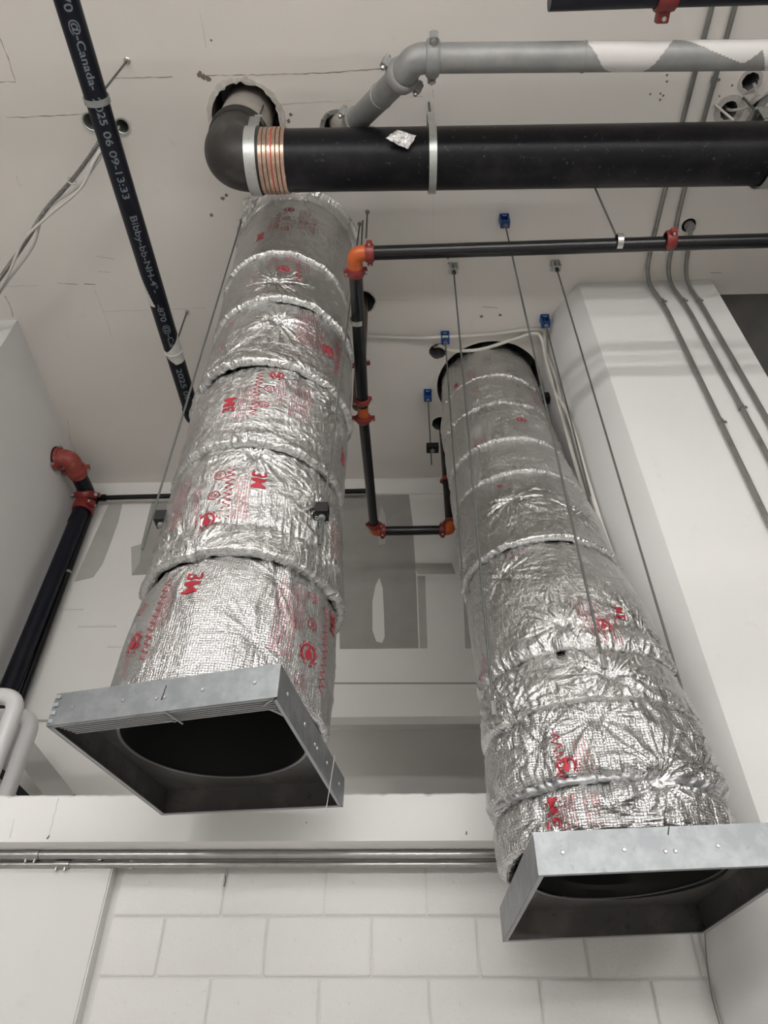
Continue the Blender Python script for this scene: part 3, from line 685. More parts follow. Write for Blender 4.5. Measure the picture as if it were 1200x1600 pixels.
# tie band and its twisted knot on the low blanket
def band(D, zc, parent, r_off, w, mt, name, a0=0, a1=2*PI, tilt=0):
    n = 200; th = np.linspace(a0, a1, n); rows = []
    for dz, e in ((-w/2, 0), (-w/2, .003), (w/2, .003), (w/2, 0)):
        z = zc+dz+tilt*np.sin(th); rows.append(D.pos(th, np.full_like(th, 0)+z, r_off+e))
    P = np.concatenate(rows); fs = [(i*n+j, i*n+j+1, ((i+1) % 4)*n+j+1, ((i+1) % 4)*n+j) for i in range(4) for j in range(n-1)]
    me = bpy.data.meshes.new(name); me.from_pydata(P.tolist(), [], fs); uvn(me); return link(name, me, parent, mt, True)
band(D2, z2[1]+.02, DUCT2, .002, .016, M_galv, 'tie_band', -2.9, -.2, .015)
tk, zk = D2.hit(1035, 1219); pk = Vector(D2.pos(np.array([tk]), np.array([zk]), .01)[0])
kn = MB(); rr = random.Random(4)
for i in range(9):
    a = 2*PI*i/9; e = pk+Vector((math.cos(a)*.05, -.006+rr.uniform(-.006, .004), math.sin(a)*.04))
    kn.bar(pk, e, .011, .004, (0, 1, 0))
kn.lathe([(.001, -.012), (.016, -.008), (.018, .004), (.001, .012)], pk, (0, 1, 0), 10)
kn.build('tie_knot', M_tape, DUCT2)

# ================================================================== DUCT END COLLARS (square sheet-metal outlet frames)
def ringhole(cx, cy, r, quad, z, n=64):
    """flat plate between a quad and a round hole"""
    vs = []; fs = []; C = Vector((cx, cy))
    for i in range(n):
        a = 2*PI*i/n; d = Vector((math.cos(a), math.sin(a))); best = 9
        for k in range(4):
            p, q = Vector(quad[k][:2]), Vector(quad[(k+1) % 4][:2]); e = q-p; den = d.x*e.y-d.y*e.x
            if abs(den) < 1e-9: continue
            w = p-C; t = (w.x*e.y-w.y*e.x)/den; s_ = (w.x*d.y-w.y*d.x)/den
            if t > 0 and -.001 <= s_ <= 1.001: best = min(best, t)
        vs += [(cx+r*d.x, cy+r*d.y, z), (cx+best*d.x, cy+best*d.y, z)]
    fs = [(2*i, 2*((i+1) % n), 2*((i+1) % n)+1, 2*i+1) for i in range(n)]
    return vs, fs
def outlet(name, corners, hgt, label, hole_r, blades, D, tabs):
    """corners: near-left, near-right, far-right, far-left, bottom points"""
    Q = [Vector([float(c) for c in p]) for p in corners]; ctr = sum(Q, Vector())/4
    root = thing(name, (ctr.x, ctr.y, min(q.z for q in Q)), label, 'duct outlet', 'square outlet frames at the duct ends')
    T = [q+Vector((0, 0, hgt)) for q in Q]; names = []
    t = .004
    for k in range(4):
        a, b, c_, d = Q[k], Q[(k+1) % 4], T[(k+1) % 4], T[k]; inn = (b-a).cross(Vector((0, 0, 1))).normalized()
        if inn.dot(ctr-a) < 0: inn = -inn
        vs = [a, b, c_, d, a+inn*t, b+inn*t, c_+inn*t, d+inn*t]
        m = MB().add(vs, [(0, 1, 2, 3), (7, 6, 5, 4), (0, 4, 5, 1), (1, 5, 6, 2), (2, 6, 7, 3), (3, 7, 4, 0)])
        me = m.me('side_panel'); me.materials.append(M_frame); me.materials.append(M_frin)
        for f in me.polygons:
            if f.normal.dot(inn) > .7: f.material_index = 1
        link('side_panel', me, root, None, False)
        # turned-in bottom lip and inner rib
        L = MB(); ai, bi = a+inn*.002, b+inn*.002; up = Vector((0, 0, .003))
        e = (b-a).normalized()*.012
        L.add([ai, bi, bi+inn*.014-e, ai+inn*.014+e, ai+up, bi+up, bi+inn*.014-e+up, ai+inn*.014+e+up], [(3, 2, 1, 0), (4, 5, 6, 7), (0, 1, 5, 4), (1, 2, 6, 5), (2, 3, 7, 6), (3, 0, 4, 7)])
        L.build('bottom_lip', M_blade if k != 0 else M_frame, root, False)
        # screws with round heads
        for s_ in ((.10, .33, .50-.018, .50+.018, .68, .90) if k in (0, 1) else ()):
            p = a.lerp(b, s_)+Vector((0, 0, hgt*(.42 if .4 < s_ < .6 else .5)))
            MB().lathe([(.0, -.004), (.0045, -.0035), (.006, -.001), (.006, 0)], p-inn*0.0, inn, 10).build('screw', M_bolt, root)
    # cover strip joint on near panel
    a, b = Q[0], Q[1]; inn = (b-a).cross(Vector((0, 0, 1))).normalized(); inn = inn if inn.dot(ctr-a) > 0 else -inn
    mid = a.lerp(b, .5)
    MB().bar(mid+Vector((.004, 0, hgt*(.35 if tabs else .80)))-inn*.0012, mid+Vector((.012, 0, hgt*1.0))-inn*.0012, .003, .002, inn).build('panel_joint', M_clamp, root)
    if tabs:
        for i in range(4):
            p = a.lerp(b, .018)+Vector((0, 0, hgt*(.12+.25*i)))-inn*.003
            MB().box(p, (.016, .005, .013)).build('corner_tab', M_frame, root, bevel=.0015)
    # top plate with round opening, sleeve above and interior coloured dark for shade
    cx, cy = ctr.x, ctr.y; zt = T[0].z-.006
    vs, fs = ringhole(cx, cy, hole_r, [q for q in Q], 0)
    nrmz = (Q[1]-Q[0]).cross(Q[3]-Q[0]).normalized()
    def zplane(x, y, h): return Q[0].z-(nrmz.x*(x-Q[0].x)+nrmz.y*(y-Q[0].y))/nrmz.z+h
    vs = [(x, y, zplane(x, y, hgt-.012)) for x, y, _ in vs]; n0 = len(vs)
    vs2 = [(x, y, z+.004) for x, y, z in vs]
    MB().add(vs+vs2, fs+[tuple(n0+i for i in f[::-1]) for f in fs]).build('top_plate', M_frin, root, False)
    base = Vector((cx, cy, zplane(cx, cy, hgt-.010))); b2 = base+Vector((0, 0, .10)); top = Vector((*[float(v) for v in D.c(base.z+.9)[:2]], base.z+.9))
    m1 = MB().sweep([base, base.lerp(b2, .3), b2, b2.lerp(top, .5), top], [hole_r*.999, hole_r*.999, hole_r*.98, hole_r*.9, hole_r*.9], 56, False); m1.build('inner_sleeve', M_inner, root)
    MB().lathe([(.001, 0), (hole_r*.89, 0), (hole_r*.89, .01), (.001, .01)], top-Vector((0, 0, .05)), (0, 0, 1), 40).build('duct_shade_disc', M_inner, root)  # added black disc, painting the shade deep in the sleeve
    MB().lathe([(hole_r-.004, -.004), (hole_r+.006, -.004), (hole_r+.006, 0), (hole_r-.004, 0)], base+Vector((0, 0, .001)), nrmz if nrmz.z > 0 else -nrmz, 64, True).build('opening_rim', M_blade, root)
    if blades:
        e0 = (b-a).normalized(); MB().bar(a+inn*.052+Vector((0, 0, .024))+e0*.02, b+inn*.052+Vector((0, 0, .024))-e0*.02, .085, .012, (0, 0, 1)).build('blade_gap_shade', M_clamp, root)  # added dark backing that puts shade into the gaps between blades
        for i in range(6):
            o = inn*(.020+.0130*i); z = Vector((0, 0, .008+.0012*i)); e = (b-a).normalized()
            MB().bar(a+o+z+e*(.02+.004*i), b+o+z-e*(.015+.004*i), .0062, .008, (0, 0, 1)).build('damper_blade', M_blade, root, bevel=.001)
        p = a.lerp(b, .535)+inn*.004+Vector((0, 0, -.002)); q = p+inn*.080+(b-a).normalized()*.012
        MB().bar(p, q, .005, .003).build('fusible_link', M_blade, root)
        MB().bar(p+inn*.045+(b-a).normalized()*-.03, p+inn*.062, .004, .003).build('link_arm', M_blade, root)
        p = b+inn*.004+(b-a).normalized()*-.012; MB().bar(p-(b-a).normalized()*.05+inn*.04, p, .005, .003).build('corner_brace', M_blade, root)
    for sx in (-.28, .26, .0):
        p = (cx+sx, cy-.20+abs(sx)*.3, zplane(cx+sx, cy, hgt+.05)); 
    return root
c1 = [onZ(71.7, 1134.6, .931), onZ(433, 1088.8, .931), onZ(536.3, 1261, .931), onZ(252.5, 1274, .931)]
outlet('duct_outlet', c1, .105, 'galvanized square duct end frame with stacked damper blades, hanging nearer the white rails', .315, True, D1, True)
def rotm(rx, ry, rz): return Matrix.Rotation(rz, 3, 'Z') @ Matrix.Rotation(ry, 3, 'Y') @ Matrix.Rotation(rx, 3, 'X')
R2 = rotm(math.radians(.638), math.radians(-2.361), math.radians(.827))
c2 = [Vector((.694, 2.46, .559))+R2 @ Vector((a*.721/2, b*.852/2, 0)) for a, b in ((-1, -1), (1, -1), (1, 1), (-1, 1))]
outlet('duct_outlet', c2, .108, 'galvanized square duct end frame with dented face, hanging low beside the pilaster', .305, False, D2, False)

# ================================================================== PIPE FITTINGS
def coupling(parent, p, d, r, w, m, ear=(0, 0, 1), k=1.28, name='coupling', earlen=.62):
    p = Vector([float(c) for c in p]); d = Vector([float(c) for c in d]).normalized(); e = Vector(ear); e = (e-d*e.dot(d)).normalized(); s_ = d.cross(e)
    b = MB().lathe([(r*1.0, -w*.5), (r*1.18, -w*.5), (r*k, -w*.30), (r*k*1.03, 0), (r*k, w*.30), (r*1.18, w*.5), (r*1.0, w*.5)], p, d, 28)
    for sg in (-1, 1):
        M_ = Matrix((d, e, s_)).transposed()
        b.box(p+e*sg*(r*k+r*earlen*.35), (w*.62, r*earlen, r*.75), M_)
    o = b.build(name, m, parent, bevel=min(.003, r*.06))
    for sg in (-1, 1):
        q = p+e*sg*(r*k+r*earlen*.42)
        MB().lathe([(.0001, -r*.62), (r*.17, -r*.62), (r*.2, -r*.50), (r*.2, -r*.40), (r*.12, -r*.38), (r*.12, r*.42), (r*.2, r*.42), (r*.2, r*.58), (.0001, r*.6)], q, s_, 8).build('bolt', M_bolt, o)
    return o
def elbow(parent, pts, r, m, rad, name='elbow', bead=True):
    P = fillet(pts, rad, 12); b = MB().sweep(P, r, 28)
    return b.build(name, m, parent)
def band_ring(parent, p, d, r, w, m, name='hanger_ring', th=.003):
    return MB().lathe([(r, -w/2), (r+th, -w/2), (r+th, w/2), (r, w/2)], p, d, 40, True).build(name, m, parent)

# ---- big black drain pipe --------------------------------------------------
RB = .157
Yb0, Yb1 = 1.562, 1.60
DP = thing('drain_pipe', (.6, 1.57, 4.0), 'thick black iron drain pipe running across below the ceiling', 'pipe')
def bp(x): return Vector((x, Yb0+(Yb1-Yb0)*(x+.7)/2.7, 4.0))
MB().sweep([bp(-.70), bp(.5), bp(3.2)], RB, 64).build('pipe', M_black, DP)
ec = bp(-.90); riser_x = -.905
MB().sweep(fillet([bp(-.66), Vector((riser_x, 1.545, 4.0)), Vector((riser_x+.012, 1.535, 4.26))], .235, 18), RB*1.03, 56).build('elbow', M_elbow, DP)
MB().sweep([(riser_x+.010, 1.535, 4.22), (riser_x+.02, 1.53, H+.33)], RB*.95, 56).build('riser', M_riser, DP, label='white oversprayed riser going up into the ceiling opening')
cb = MB()
for i in range(5): cb.lathe([(RB*.99, 0), (RB*1.07, .002), (RB*1.085, .008), (RB*1.07, .013), (RB*.99, .015)], Vector((riser_x+.012, 1.535, 4.215+.0145*i)), (0, 0, 1), 48)
cb.build('coupling_band', M_elbow, DP)
cb = MB(); x0 = -.735
cb_ = 0
d = (bp(1)-bp(0)).normalized()
for i in range(6): cb.lathe([(RB*1.02, .001), (RB*1.055, .003), (RB*1.06, .012), (RB*1.055, .021), (RB*1.02, .023)], bp(x0+.0235*i), d, 64)
cpl = cb.build('coupling_band', M_copper, DP, label='copper coloured coupling band with red stripe')
MB().lathe([(RB*1.05, 0), (RB*1.068, .001), (RB*1.068, .006), (RB*1.05, .007)], bp(x0+.068), d, 64).build('stripe', M_stripe, cpl)
for i in range(6):
    MB().box(bp(x0+.012+.0235*i)+Vector((0, -math.sin(.9)*RB*1.07, -math.cos(.9)*RB*1.07)), (.006, .012, .008)).build('clamp_screw', M_bolt, cpl)
crumple('foil_scrap', [onZ(601, 216, 3.853), onZ(637, 234, 3.85), onZ(651, 212, 3.865), onZ(620, 203, 3.89)], 14, .014, M_tape, None, 9)
tag(bpy.data.objects['foil_scrap'], 'torn scrap of shiny foil stuck on the thick black drain pipe', 'scrap')
def strap_hanger(x, label, wd=.052, zt=4.23, off=.0):
    p = bp(x); t = thing('pipe_hanger', (p.x, p.y, p.z), label, 'hanger', 'zinc strap hangers on the thick black pipe'); r = RB+.017; P = []; oy = -.115
    n = 30
    for i in range(n+1):
        a = -PI*1.5+PI*.0+i/n*PI; P.append(Vector((0, math.cos(a+PI/2+PI/2)*r, 0)))
    pts = [(0, oy-.03, zt-p.z), (0, oy-.045, zt-p.z-.03)]+[(0, -math.cos(q)*r, -math.sin(q)*r) for q in np.linspace(-.55, PI+1.05, n)]+[(0, oy+.045, zt-p.z-.03), (0, oy+.03, zt-p.z)]
    vs = []; k = len(pts)
    for i, (a, b_, c_) in enumerate(pts):
        q0 = Vector(pts[max(i-1, 0)]); q1 = Vector(pts[min(i+1, k-1)]); tg = (q1-q0).normalized(); nn = Vector((0, -tg.z, tg.y))
        for sx, sn in ((-1, 0), (1, 0), (1, 1), (-1, 1)): vs.append(p+Vector((sx*wd/2, b_, c_))+nn*(.005*sn))
    fs = [(4*i+j, 4*i+(j+1) % 4, 4*(i+1)+(j+1) % 4, 4*(i+1)+j) for i in range(k-1) for j in range(4)]+[(0, 1, 2, 3), (4*k-4, 4*k-3, 4*k-2, 4*k-1)]
    MB().add(vs, fs).build('strap', M_strap, t)
    MB().box((p.x, p.y+oy, zt+.005), (wd*1.1, .08, .012)).build('yoke_plate', M_strap, t, bevel=.003)
    MB().lathe([(.0001, -.03), (.016, -.03), (.016, -.012), (.010, -.010), (.010, .012), (.016, .012), (.016, .026), (.0001, .026)], (p.x, p.y+oy, zt+.01), (0, 0, 1), 6).build('nut', M_galvdull, t)
    MB().sweep([(p.x, p.y+oy, zt), (p.x, p.y+oy, H)], .007, 10).build('rod', M_rod, t)
strap_hanger(-.775, 'wide zinc strap hanger next to the copper coloured coupling band', .060)
strap_hanger(.187, 'zinc strap hanger at mid length of the thick black drain pipe', .040)
strap_hanger(1.99, 'pale strap hanger on the thick black pipe below the ceiling cable holes', .07)

# ---- galvanized grooved pipe -----------------------------------------------
GP = thing('galvanized_pipe', (.9, 1.03, 3.75), 'grey galvanized pipe with bolted couplings and white overspray', 'pipe')
g0, g1 = Vector(onZ(676, 91, 3.75)), Vector(onZ(1300, 85, 3.75)); RG = .062
gd = (g1-g0).normalized()
MB().sweep([g0, g0.lerp(g1, .5), g1], RG, 40).build('pipe', M_galvdull, GP)
g2 = Vector(onZ(628, 118, 3.80)); g3 = Vector(onZ(556, 190, 4.20)); corner = Vector(onZ(648, 92, 3.75))
MB().sweep(fillet([g0, corner, g2], .09, 12), RG*1.04, 36).build('elbow', M_galvdull, GP)
MB().sweep([g2, g3], RG*.98, 36).build('pipe', M_galvdull, GP)
coupling(GP, g0, gd, RG, .062, M_galvdull, (0, 1, .35), 1.30, earlen=.6)
dd = (g3-g2).normalized(); coupling(GP, g2, dd, RG, .062, M_galvdull, Vector((0, 0, 1)).cross(dd), 1.30, earlen=.6)
gm = g2.lerp(g3, .42); MB().lathe([(RG*.98, -.01), (RG*1.03, -.008), (RG*1.03, -.002), (RG*.98, 0)], gm, dd, 36).build('groove', M_galvdull, GP)
g4 = Vector((-.355, 1.575, H+.2))
MB().sweep(fillet([g3-dd*.02, g3+dd*.10, g4-Vector((0, 0, .12)), g4], .07, 10), RG*.95, 32).build('elbow', M_riser, GP)
coupling(GP, g3, dd, RG, .05, M_galvdull, Vector((0, 0, 1)).cross(dd), 1.2, earlen=.5)
MB().lathe([(.075, -.012), (.10, -.012), (.10, 0), (.075, 0)], (-.355, 1.575, H), (0, 0, 1), 28, True).build('flange', M_strap, GP)
for q in ((-.43, 1.53), (-.40, 1.50), (-.31, 1.49)): MB().lathe([(.0001, -.02), (.013, -.02), (.013, 0)], (q[0], q[1], H-.012), (0, 0, 1), 6).build('bolt', M_bolt, GP)
# overspray as a real thin coat on the pipe
def galv_spray():
    cell = .006; L = (g1-g0).length; nx = int(L/cell); hw = .17; ny = int(hw/cell); M = np.zeros((ny, nx), bool)
    d_ = np.array(gd); P0 = np.array(g0)
    for ix in range(nx):
        for iy in range(ny):
            p = P0+d_*(ix*cell); v = p@CF; px = 600+F_PX*(p@CR)/v; t = iy/ny   # t=0 lower edge in view, 1 upper
            up1 = np.interp(px, [870, 905, 940, 960, 985, 1005, 1030, 1046, 1060, 1100, 1155, 1180, 1200], [1.05, .97, .2, -.05, -.05, .0, .6, .98, .92, .6, .28, .6, -.1])
            M[iy, ix] = t > up1 and px > 872
    side = np.cross(np.array(gd), np.array([0, 0, 1.])); fc = -(P0+d_*L*.4); fc /= np.linalg.norm(fc)
    up = np.cross(fc, d_); up = -up if up[1] > 0 else up
    if np.dot(np.cross(d_, up), fc) < 0: M = M[::-1]; up = -up
    pipe_decal(M, cell, P0, d_, RG, up, 'overspray', M_spray, GP, .001)
galv_spray()
jl = g0.lerp(g1, .345)
MB().lathe([(RG*.99, -.006), (RG*1.04, -.005), (RG*1.04, .005), (RG*.99, .006)], Vector(onZ(912, 89, 3.75)), gd, 36).build('joint_ring', M_galvdull, GP)

# ---- left coated iron pipe with print ---------------------------------------
BP_ = thing('coated_drain_pipe', (-1.54, 2.0, 4.0), 'blue-black iron pipe with pale printing running away under the ceiling', 'pipe')
a0 = Vector(onZ(104, 0, 3.86)); a1 = Vector(onZ(299, 640, 4.06)); ad = (a1-a0).normalized(); RA = .0575
pa = a0-ad*.5
MB().sweep([pa, a0.lerp(a1, .5), a1], RA, 44).build('pipe', M_abs, BP_)
MB().sweep(fillet([a1-ad*.02, a1+ad*.10, a1+ad*.12+Vector((.35, 0.0, .02))], .09, 10), RA*1.12, 32).build('elbow', M_abs, BP_)
def a_at(y):  # point of the pipe axis seen at image row y
    lo, hi = -1.0, 2.0
    for _ in range(40):
        m_ = (lo+hi)/2; p = np.array(a0+(a1-a0)*m_); yy = 800-F_PX*(p@CU)/(p@CF)
        if yy < y: lo = m_
        else: hi = m_
    return a0+(a1-a0)*lo
face = -np.array(a0.lerp(a1, .5)); face /= np.linalg.norm(face)
upv = np.array([1., 0, 0])
def pipe_text(s, y0, y1, h=.036):
    p0, p1 = a_at(y0), a_at(y1); L = (p1-p0).length; M = raster_text(s, h, .0022, .012)
    w = M.shape[1]*.0022; M = raster_text(s, h, .0022, .012, L/w)
    d_ = np.array(ad); f = -np.array(p0.lerp(p1, .5)); f -= d_*(f@d_); f /= np.linalg.norm(f); up = np.cross(f, d_)
    if up[0] < 0: up = -up
    # tilt so that print sits where the photo shows it
    off = .0 ; fr = np.cross(d_, up)
    if fr@f < 0: M = M[::-1]; up = -up; 
    return pipe_decal(M, .0022, np.array(p0), d_, RA, up, 'print', M_print, BP_)
for s_, y0, y1 in (('870', -30, 14), ('@-Canada-', 24, 135), ('2025', 146, 190), ('06', 198, 222), ('09-13:33', 228, 304), ('Bibby-bb-NH-4"-', 330, 450), ('-870', 468, 495), ('@-Ca', 500, 535), ('2025 06', 568, 618)):
    pipe_text(s_, y0, y1)
def abs_spray(y0, y1, fn):
    p0, p1 = a_at(y0), a_at(y1); L = (p1-p0).length; c_ = .005; nx = max(4, int(L/c_)); ny = int(PI*RA*1.0/c_); M = np.zeros((ny, nx), bool)
    for i in range(nx):
        for j in range(ny): M[j, i] = fn(i/nx, j/ny)
    d_ = np.array(ad); f = -np.array(p0.lerp(p1, .5)); f -= d_*(f@d_); f /= np.linalg.norm(f); up = np.cross(f, d_)
    if up[0] < 0: up = -up
    if np.cross(d_, up)@f < 0: M = M[::-1]; up = -up
    pipe_decal(M, c_, np.array(p0), d_, RA, up, 'overspray', M_spray, BP_)
abs_spray(425, 472, lambda u, v: v < .08+.25*u*(u < .98))
abs_spray(518, 562, lambda u, v: v > .95-1.3*u and u < .55 or (u >= .55 and v > (u-.55)*1.2-.1))
hr = a_at(155); hg = thing('pipe_hanger', hr, 'grey ring hanger on the blue-black printed pipe', 'hanger', 'ring hangers')
band_ring(hg, hr, ad, RA+.002, .03, M_galvdull, 'ring', .005)
MB().sweep([hr+Vector((0, 0, RA)), Vector((hr.x, hr.y, H))], .006, 10).build('rod', M_rod, hg)
MB().lathe([(.001, -.02), (.014, -.02), (.014, -.004), (.02, 0)], (hr.x, hr.y, H), (0, 0, 1), 8).build('nut', M_bolt, hg)
hr = a_at(548); hg = thing('pipe_hanger', hr, 'white oversprayed ring hanger where the printed pipe is whitened', 'hanger', 'ring hangers')
band_ring(hg, hr, ad, RA+.002, .012, M_spray, 'ring', .004)
MB().sweep([hr+Vector((0, 0, RA)), Vector((hr.x, hr.y, H))], .006, 10).build('rod', M_rod, hg)
MB().lathe([(.001, -.016), (.012, -.016), (.012, -.004), (.016, 0)], (hr.x, hr.y, H), (0, 0, 1), 8).build('nut', M_bolt, hg)

# ---- sprinkler pipe ----------------------------------------------------------
ZS = 3.34; RS = .035
SP = thing('sprinkler_pipe', (.3, 1.74, ZS), 'black sprinkler pipe with orange elbows and red couplings stepping round to the far wall', 'pipe')
s0 = Vector(onZ(562, 396, ZS)); s1 = Vector(onZ(1320, 366, ZS)); s1.y = s0.y-.015
MB().sweep([s0+Vector((.06, 0, 0)), s0.lerp(s1, .5), s1], RS, 32).build('pipe', M_spr, SP)
s2 = Vector((s0.x-.022, 1.9, ZS)); s2 = Vector(onZ(556, 430, ZS)); s3 = Vector(onZ(567, 640, ZS)); s4 = Vector(onZ(585, 830, ZS))
cor = Vector((s2.x, s0.y, ZS))
MB().sweep(fillet([s0+Vector((.055, 0, 0)), cor, s2+Vector((0, -.02, 0))], .075, 12), RS*1.12, 28).build('elbow', M_orange, SP)
coupling(SP, s0+Vector((.05, 0, 0)), (1, 0, 0), RS, .045, M_red, (0, 1, 0), 1.3)
yd = (s3-s2).normalized(); coupling(SP, s2+Vector((0, -.02, 0)), yd, RS, .05, M_red, (1, 0, .2), 1.3, earlen=.5)
MB().sweep([s2, s3-yd*.03], RS, 28).build('pipe', M_spr, SP)
coupling(SP, s3-yd*.07, yd, RS, .04, M_red, (1, 0, .3), 1.3, earlen=.4)
MB().sweep([s3-yd*.09, s3+yd*.10], RS*.95, 28).build('tee', M_orange, SP)
coupling(SP, s3+yd*.07, yd, RS, .045, M_red, (1, 0, 0), 1.35, earlen=.8)
yd2 = (s4-s3).normalized(); MB().sweep([s3+yd*.06, s4-yd2*.05], RS*.93, 28).build('pipe', M_spr, SP)
s5 = Vector(onZ(704, 828, ZS)); s4b = Vector((s4.x, s5.y, ZS))
coupling(SP, s4b-yd2*.07, yd2, RS, .045, M_red, (1, 0, 0), 1.3, earlen=.4)
MB().sweep(fillet([s4b-yd2*.06, s4b, s4b+Vector((.07, 0, 0))], .05, 8), RS*1.1, 24).build('elbow', M_orange, SP)
coupling(SP, s4b+Vector((.06, 0, 0)), (1, 0, 0), RS, .045, M_red, (0, 0, 1), 1.3)
MB().sweep([s4b+Vector((.06, 0, 0)), s5-Vector((.05, 0, 0))], RS*.97, 28).build('pipe', M_spr, SP)
coupling(SP, s5-Vector((.06, 0, 0)), (1, 0, 0), RS, .045, M_red, (0, 0, 1), 1.3)
MB().sweep(fillet([s5-Vector((.06, 0, 0)), s5, s5+Vector((0, 0, .07))], .05, 8), RS*1.1, 24).build('elbow', M_orange, SP)
coupling(SP, s5+Vector((0, 0, .07)), (0, 0, 1), RS, .04, M_red, (1, 0, 0), 1.25, earlen=.3)
MB().sweep([s5+Vector((0, 0, .07)), Vector((s5.x, s5.y, H+.3))], RS*.95, 28).build('riser', M_spr, SP)
coupling(SP, s5+Vector((0, 0, .50)), (0, 0, 1), RS, .04, M_red, (1, 0, 0), 1.25, earlen=.3)
MB().sweep([Vector((-.262, 2.76, ZS+.02)), Vector((-.262, 2.75, H+.3))], RS*1.05, 28).build('riser', mat('rusty_brown_steel', (.085, .062, .045), .5, .5, var=[(6, (.16, .14, .12), .5, .7)]), SP, label='rusty brown riser going into the ceiling')
coupling(SP, Vector((-.262, 2.755, 3.78)), (0, 0, 1), RS, .035, M_red, (1, -.2, 0), 1.25, earlen=.7)
coupling(SP, Vector(onZ(1047, 375, ZS)), (1, 0, 0), RS, .05, M_red, (0, 1, .3), 1.32)
# print marks along the lower run
cellp = .004; L_ = (s4-s3).length*.72; M = np.zeros((4, int(L_/cellp)), bool); rr = random.Random(8); x = 0
while x < M.shape[1]:
    w = rr.randint(1, 4); M[rr.randint(0, 1):rr.randint(2, 4), x:x+w] = rr.random() > .15; x += w+rr.randint(1, 2)
pipe_decal(M, cellp, np.array(s3+yd*.12), np.array(yd2), RS*.93, (-1, 0, .35) if True else 0, 'print', M_print, SP)
for (px, py, lab, dv, pt) in ((967, 378, 'bright ring hanger on the black sprinkler pipe below the thick pipe', (1, 0, 0), ZS), (558, 501, 'bright ring hanger on the sprinkler pipe beside the foil duct', tuple(yd), ZS)):
    p = Vector(onZ(px, py, pt)); t = thing('pipe_hanger', p, lab, 'hanger', 'ring hangers')
    band_ring(t, p, dv, RS+.001, .028, M_bolt, 'ring', .003)
    MB().sweep([p+Vector((0, 0, RS)), Vector((p.x, p.y, H))], .005, 10).build('rod', M_rod, t)
# upper pipe passing at the frame's top
UP = thing('sprinkler_main', (1.5, .87, 3.75), 'black pipe end with red grooved coupling nearest the viewer overhead', 'pipe')
u0 = Vector(onZ(1042, -12, 3.7)); MB().sweep([u0-Vector((.5, 0, 0)), u0, u0+Vector((1.5, 0.01, 0))], .055, 32).build('pipe', M_abs, UP)
coupling(UP, u0, (1, 0, 0), .058, .085, M_red, (0, 1, -.1), 1.25, earlen=.75)

# ---- wall drop pipe on the left wall ------------------------------------------
WP = thing('standpipe', (-2.77, 4.38, 1.2), 'black standpipe with dusty red elbow dropping down the corner wall', 'pipe')
w0 = Vector(onX(84, 716, -2.87)); RW = .078
w1 = Vector((-2.70, w0.y, w0.z)); w2 = Vector((-2.72, 4.36, 4.30)); w3 = Vector((-2.75, 4.38, 1.0))
w1 = Vector(onX(118, 738, -2.74)); e1 = Vector((-2.74, w0.y+.03, w0.z+.01))
MB().sweep([w0-Vector((.08, 0, 0)), w0+Vector((.03, 0, 0))], RW*1.25, 32).build('wall_sleeve', M_spr, WP)
MB().sweep(fillet([w0, Vector((-2.735, w0.y+.0, w0.z)), Vector((-2.735, w0.y+.20, w0.z))], .12, 12), RW*.95, 32).build('elbow', M_redd, WP)
coupling(WP, w0+Vector((.035, 0, 0)), (1, 0, 0), RW*.92, .04, M_redd, (0, 0, 1), 1.22, earlen=.4)
coupling(WP, Vector((-2.735, w0.y+.14, w0.z)), (0, 1, 0), RW*.88, .05, M_redd, (1, 0, .3), 1.22, earlen=.5)
MB().sweep(fillet([Vector((-2.735, w0.y+.15, w0.z)), Vector((-2.735, 4.40, w0.z-.0)), Vector((-2.755, 4.40, 3.9))], .08, 10), RW*.84, 32).build('pipe', M_abs, WP)
coupling(WP, Vector((-2.738, 4.40, w0.z-.14)), (0, 0, 1), RW*.9, .10, M_red, (1, -.6, 0), 1.25, earlen=.5)
coupling(WP, Vector((-2.738, 4.36, w0.z-.03)), (0, .6, -.8), RW*.9, .06, M_red, (1, 0, 0), 1.25, earlen=.5)
MB().sweep([Vector((-2.745, 4.40, w0.z-.1)), Vector((-2.770, 4.40, 1.06))], RW*.84, 32).build('drop', M_abs, WP)
TP = thing('drain_branch_pipe', (-2.6, 4.45, 1.06), 'thin black pipe turning off beside the standpipe and running under the ceiling edge', 'pipe')
t0 = Vector(onY(150, 778, 4.45)); t1 = Vector(onY(573, 767, 4.45)); t2 = Vector((t0.x+.02, 4.46, 1.06))
MB().sweep([t0+Vector((.05, 0, 0)), t1], .022, 20).build('pipe', M_spr, TP)
MB().sweep(fillet([t0+Vector((.07, 0, 0)), t0, t0-Vector((0, 0, .09))], .05, 8), .031, 20).build('elbow', M_spr, TP)
MB().sweep([t0-Vector((0, 0, .08)), t2], .026, 20).build('drop', M_spr, TP)
for p, dv in ((t0+Vector((.075, 0, 0)), (1, 0, 0)), (t1, (1, 0, 0)), (Vector((t0.x, 4.45, 3.42)), (0, 0, 1))): band_ring(TP, p, dv, .026, .02, M_spr if dv[0] else M_galvdull, 'collar', .006)

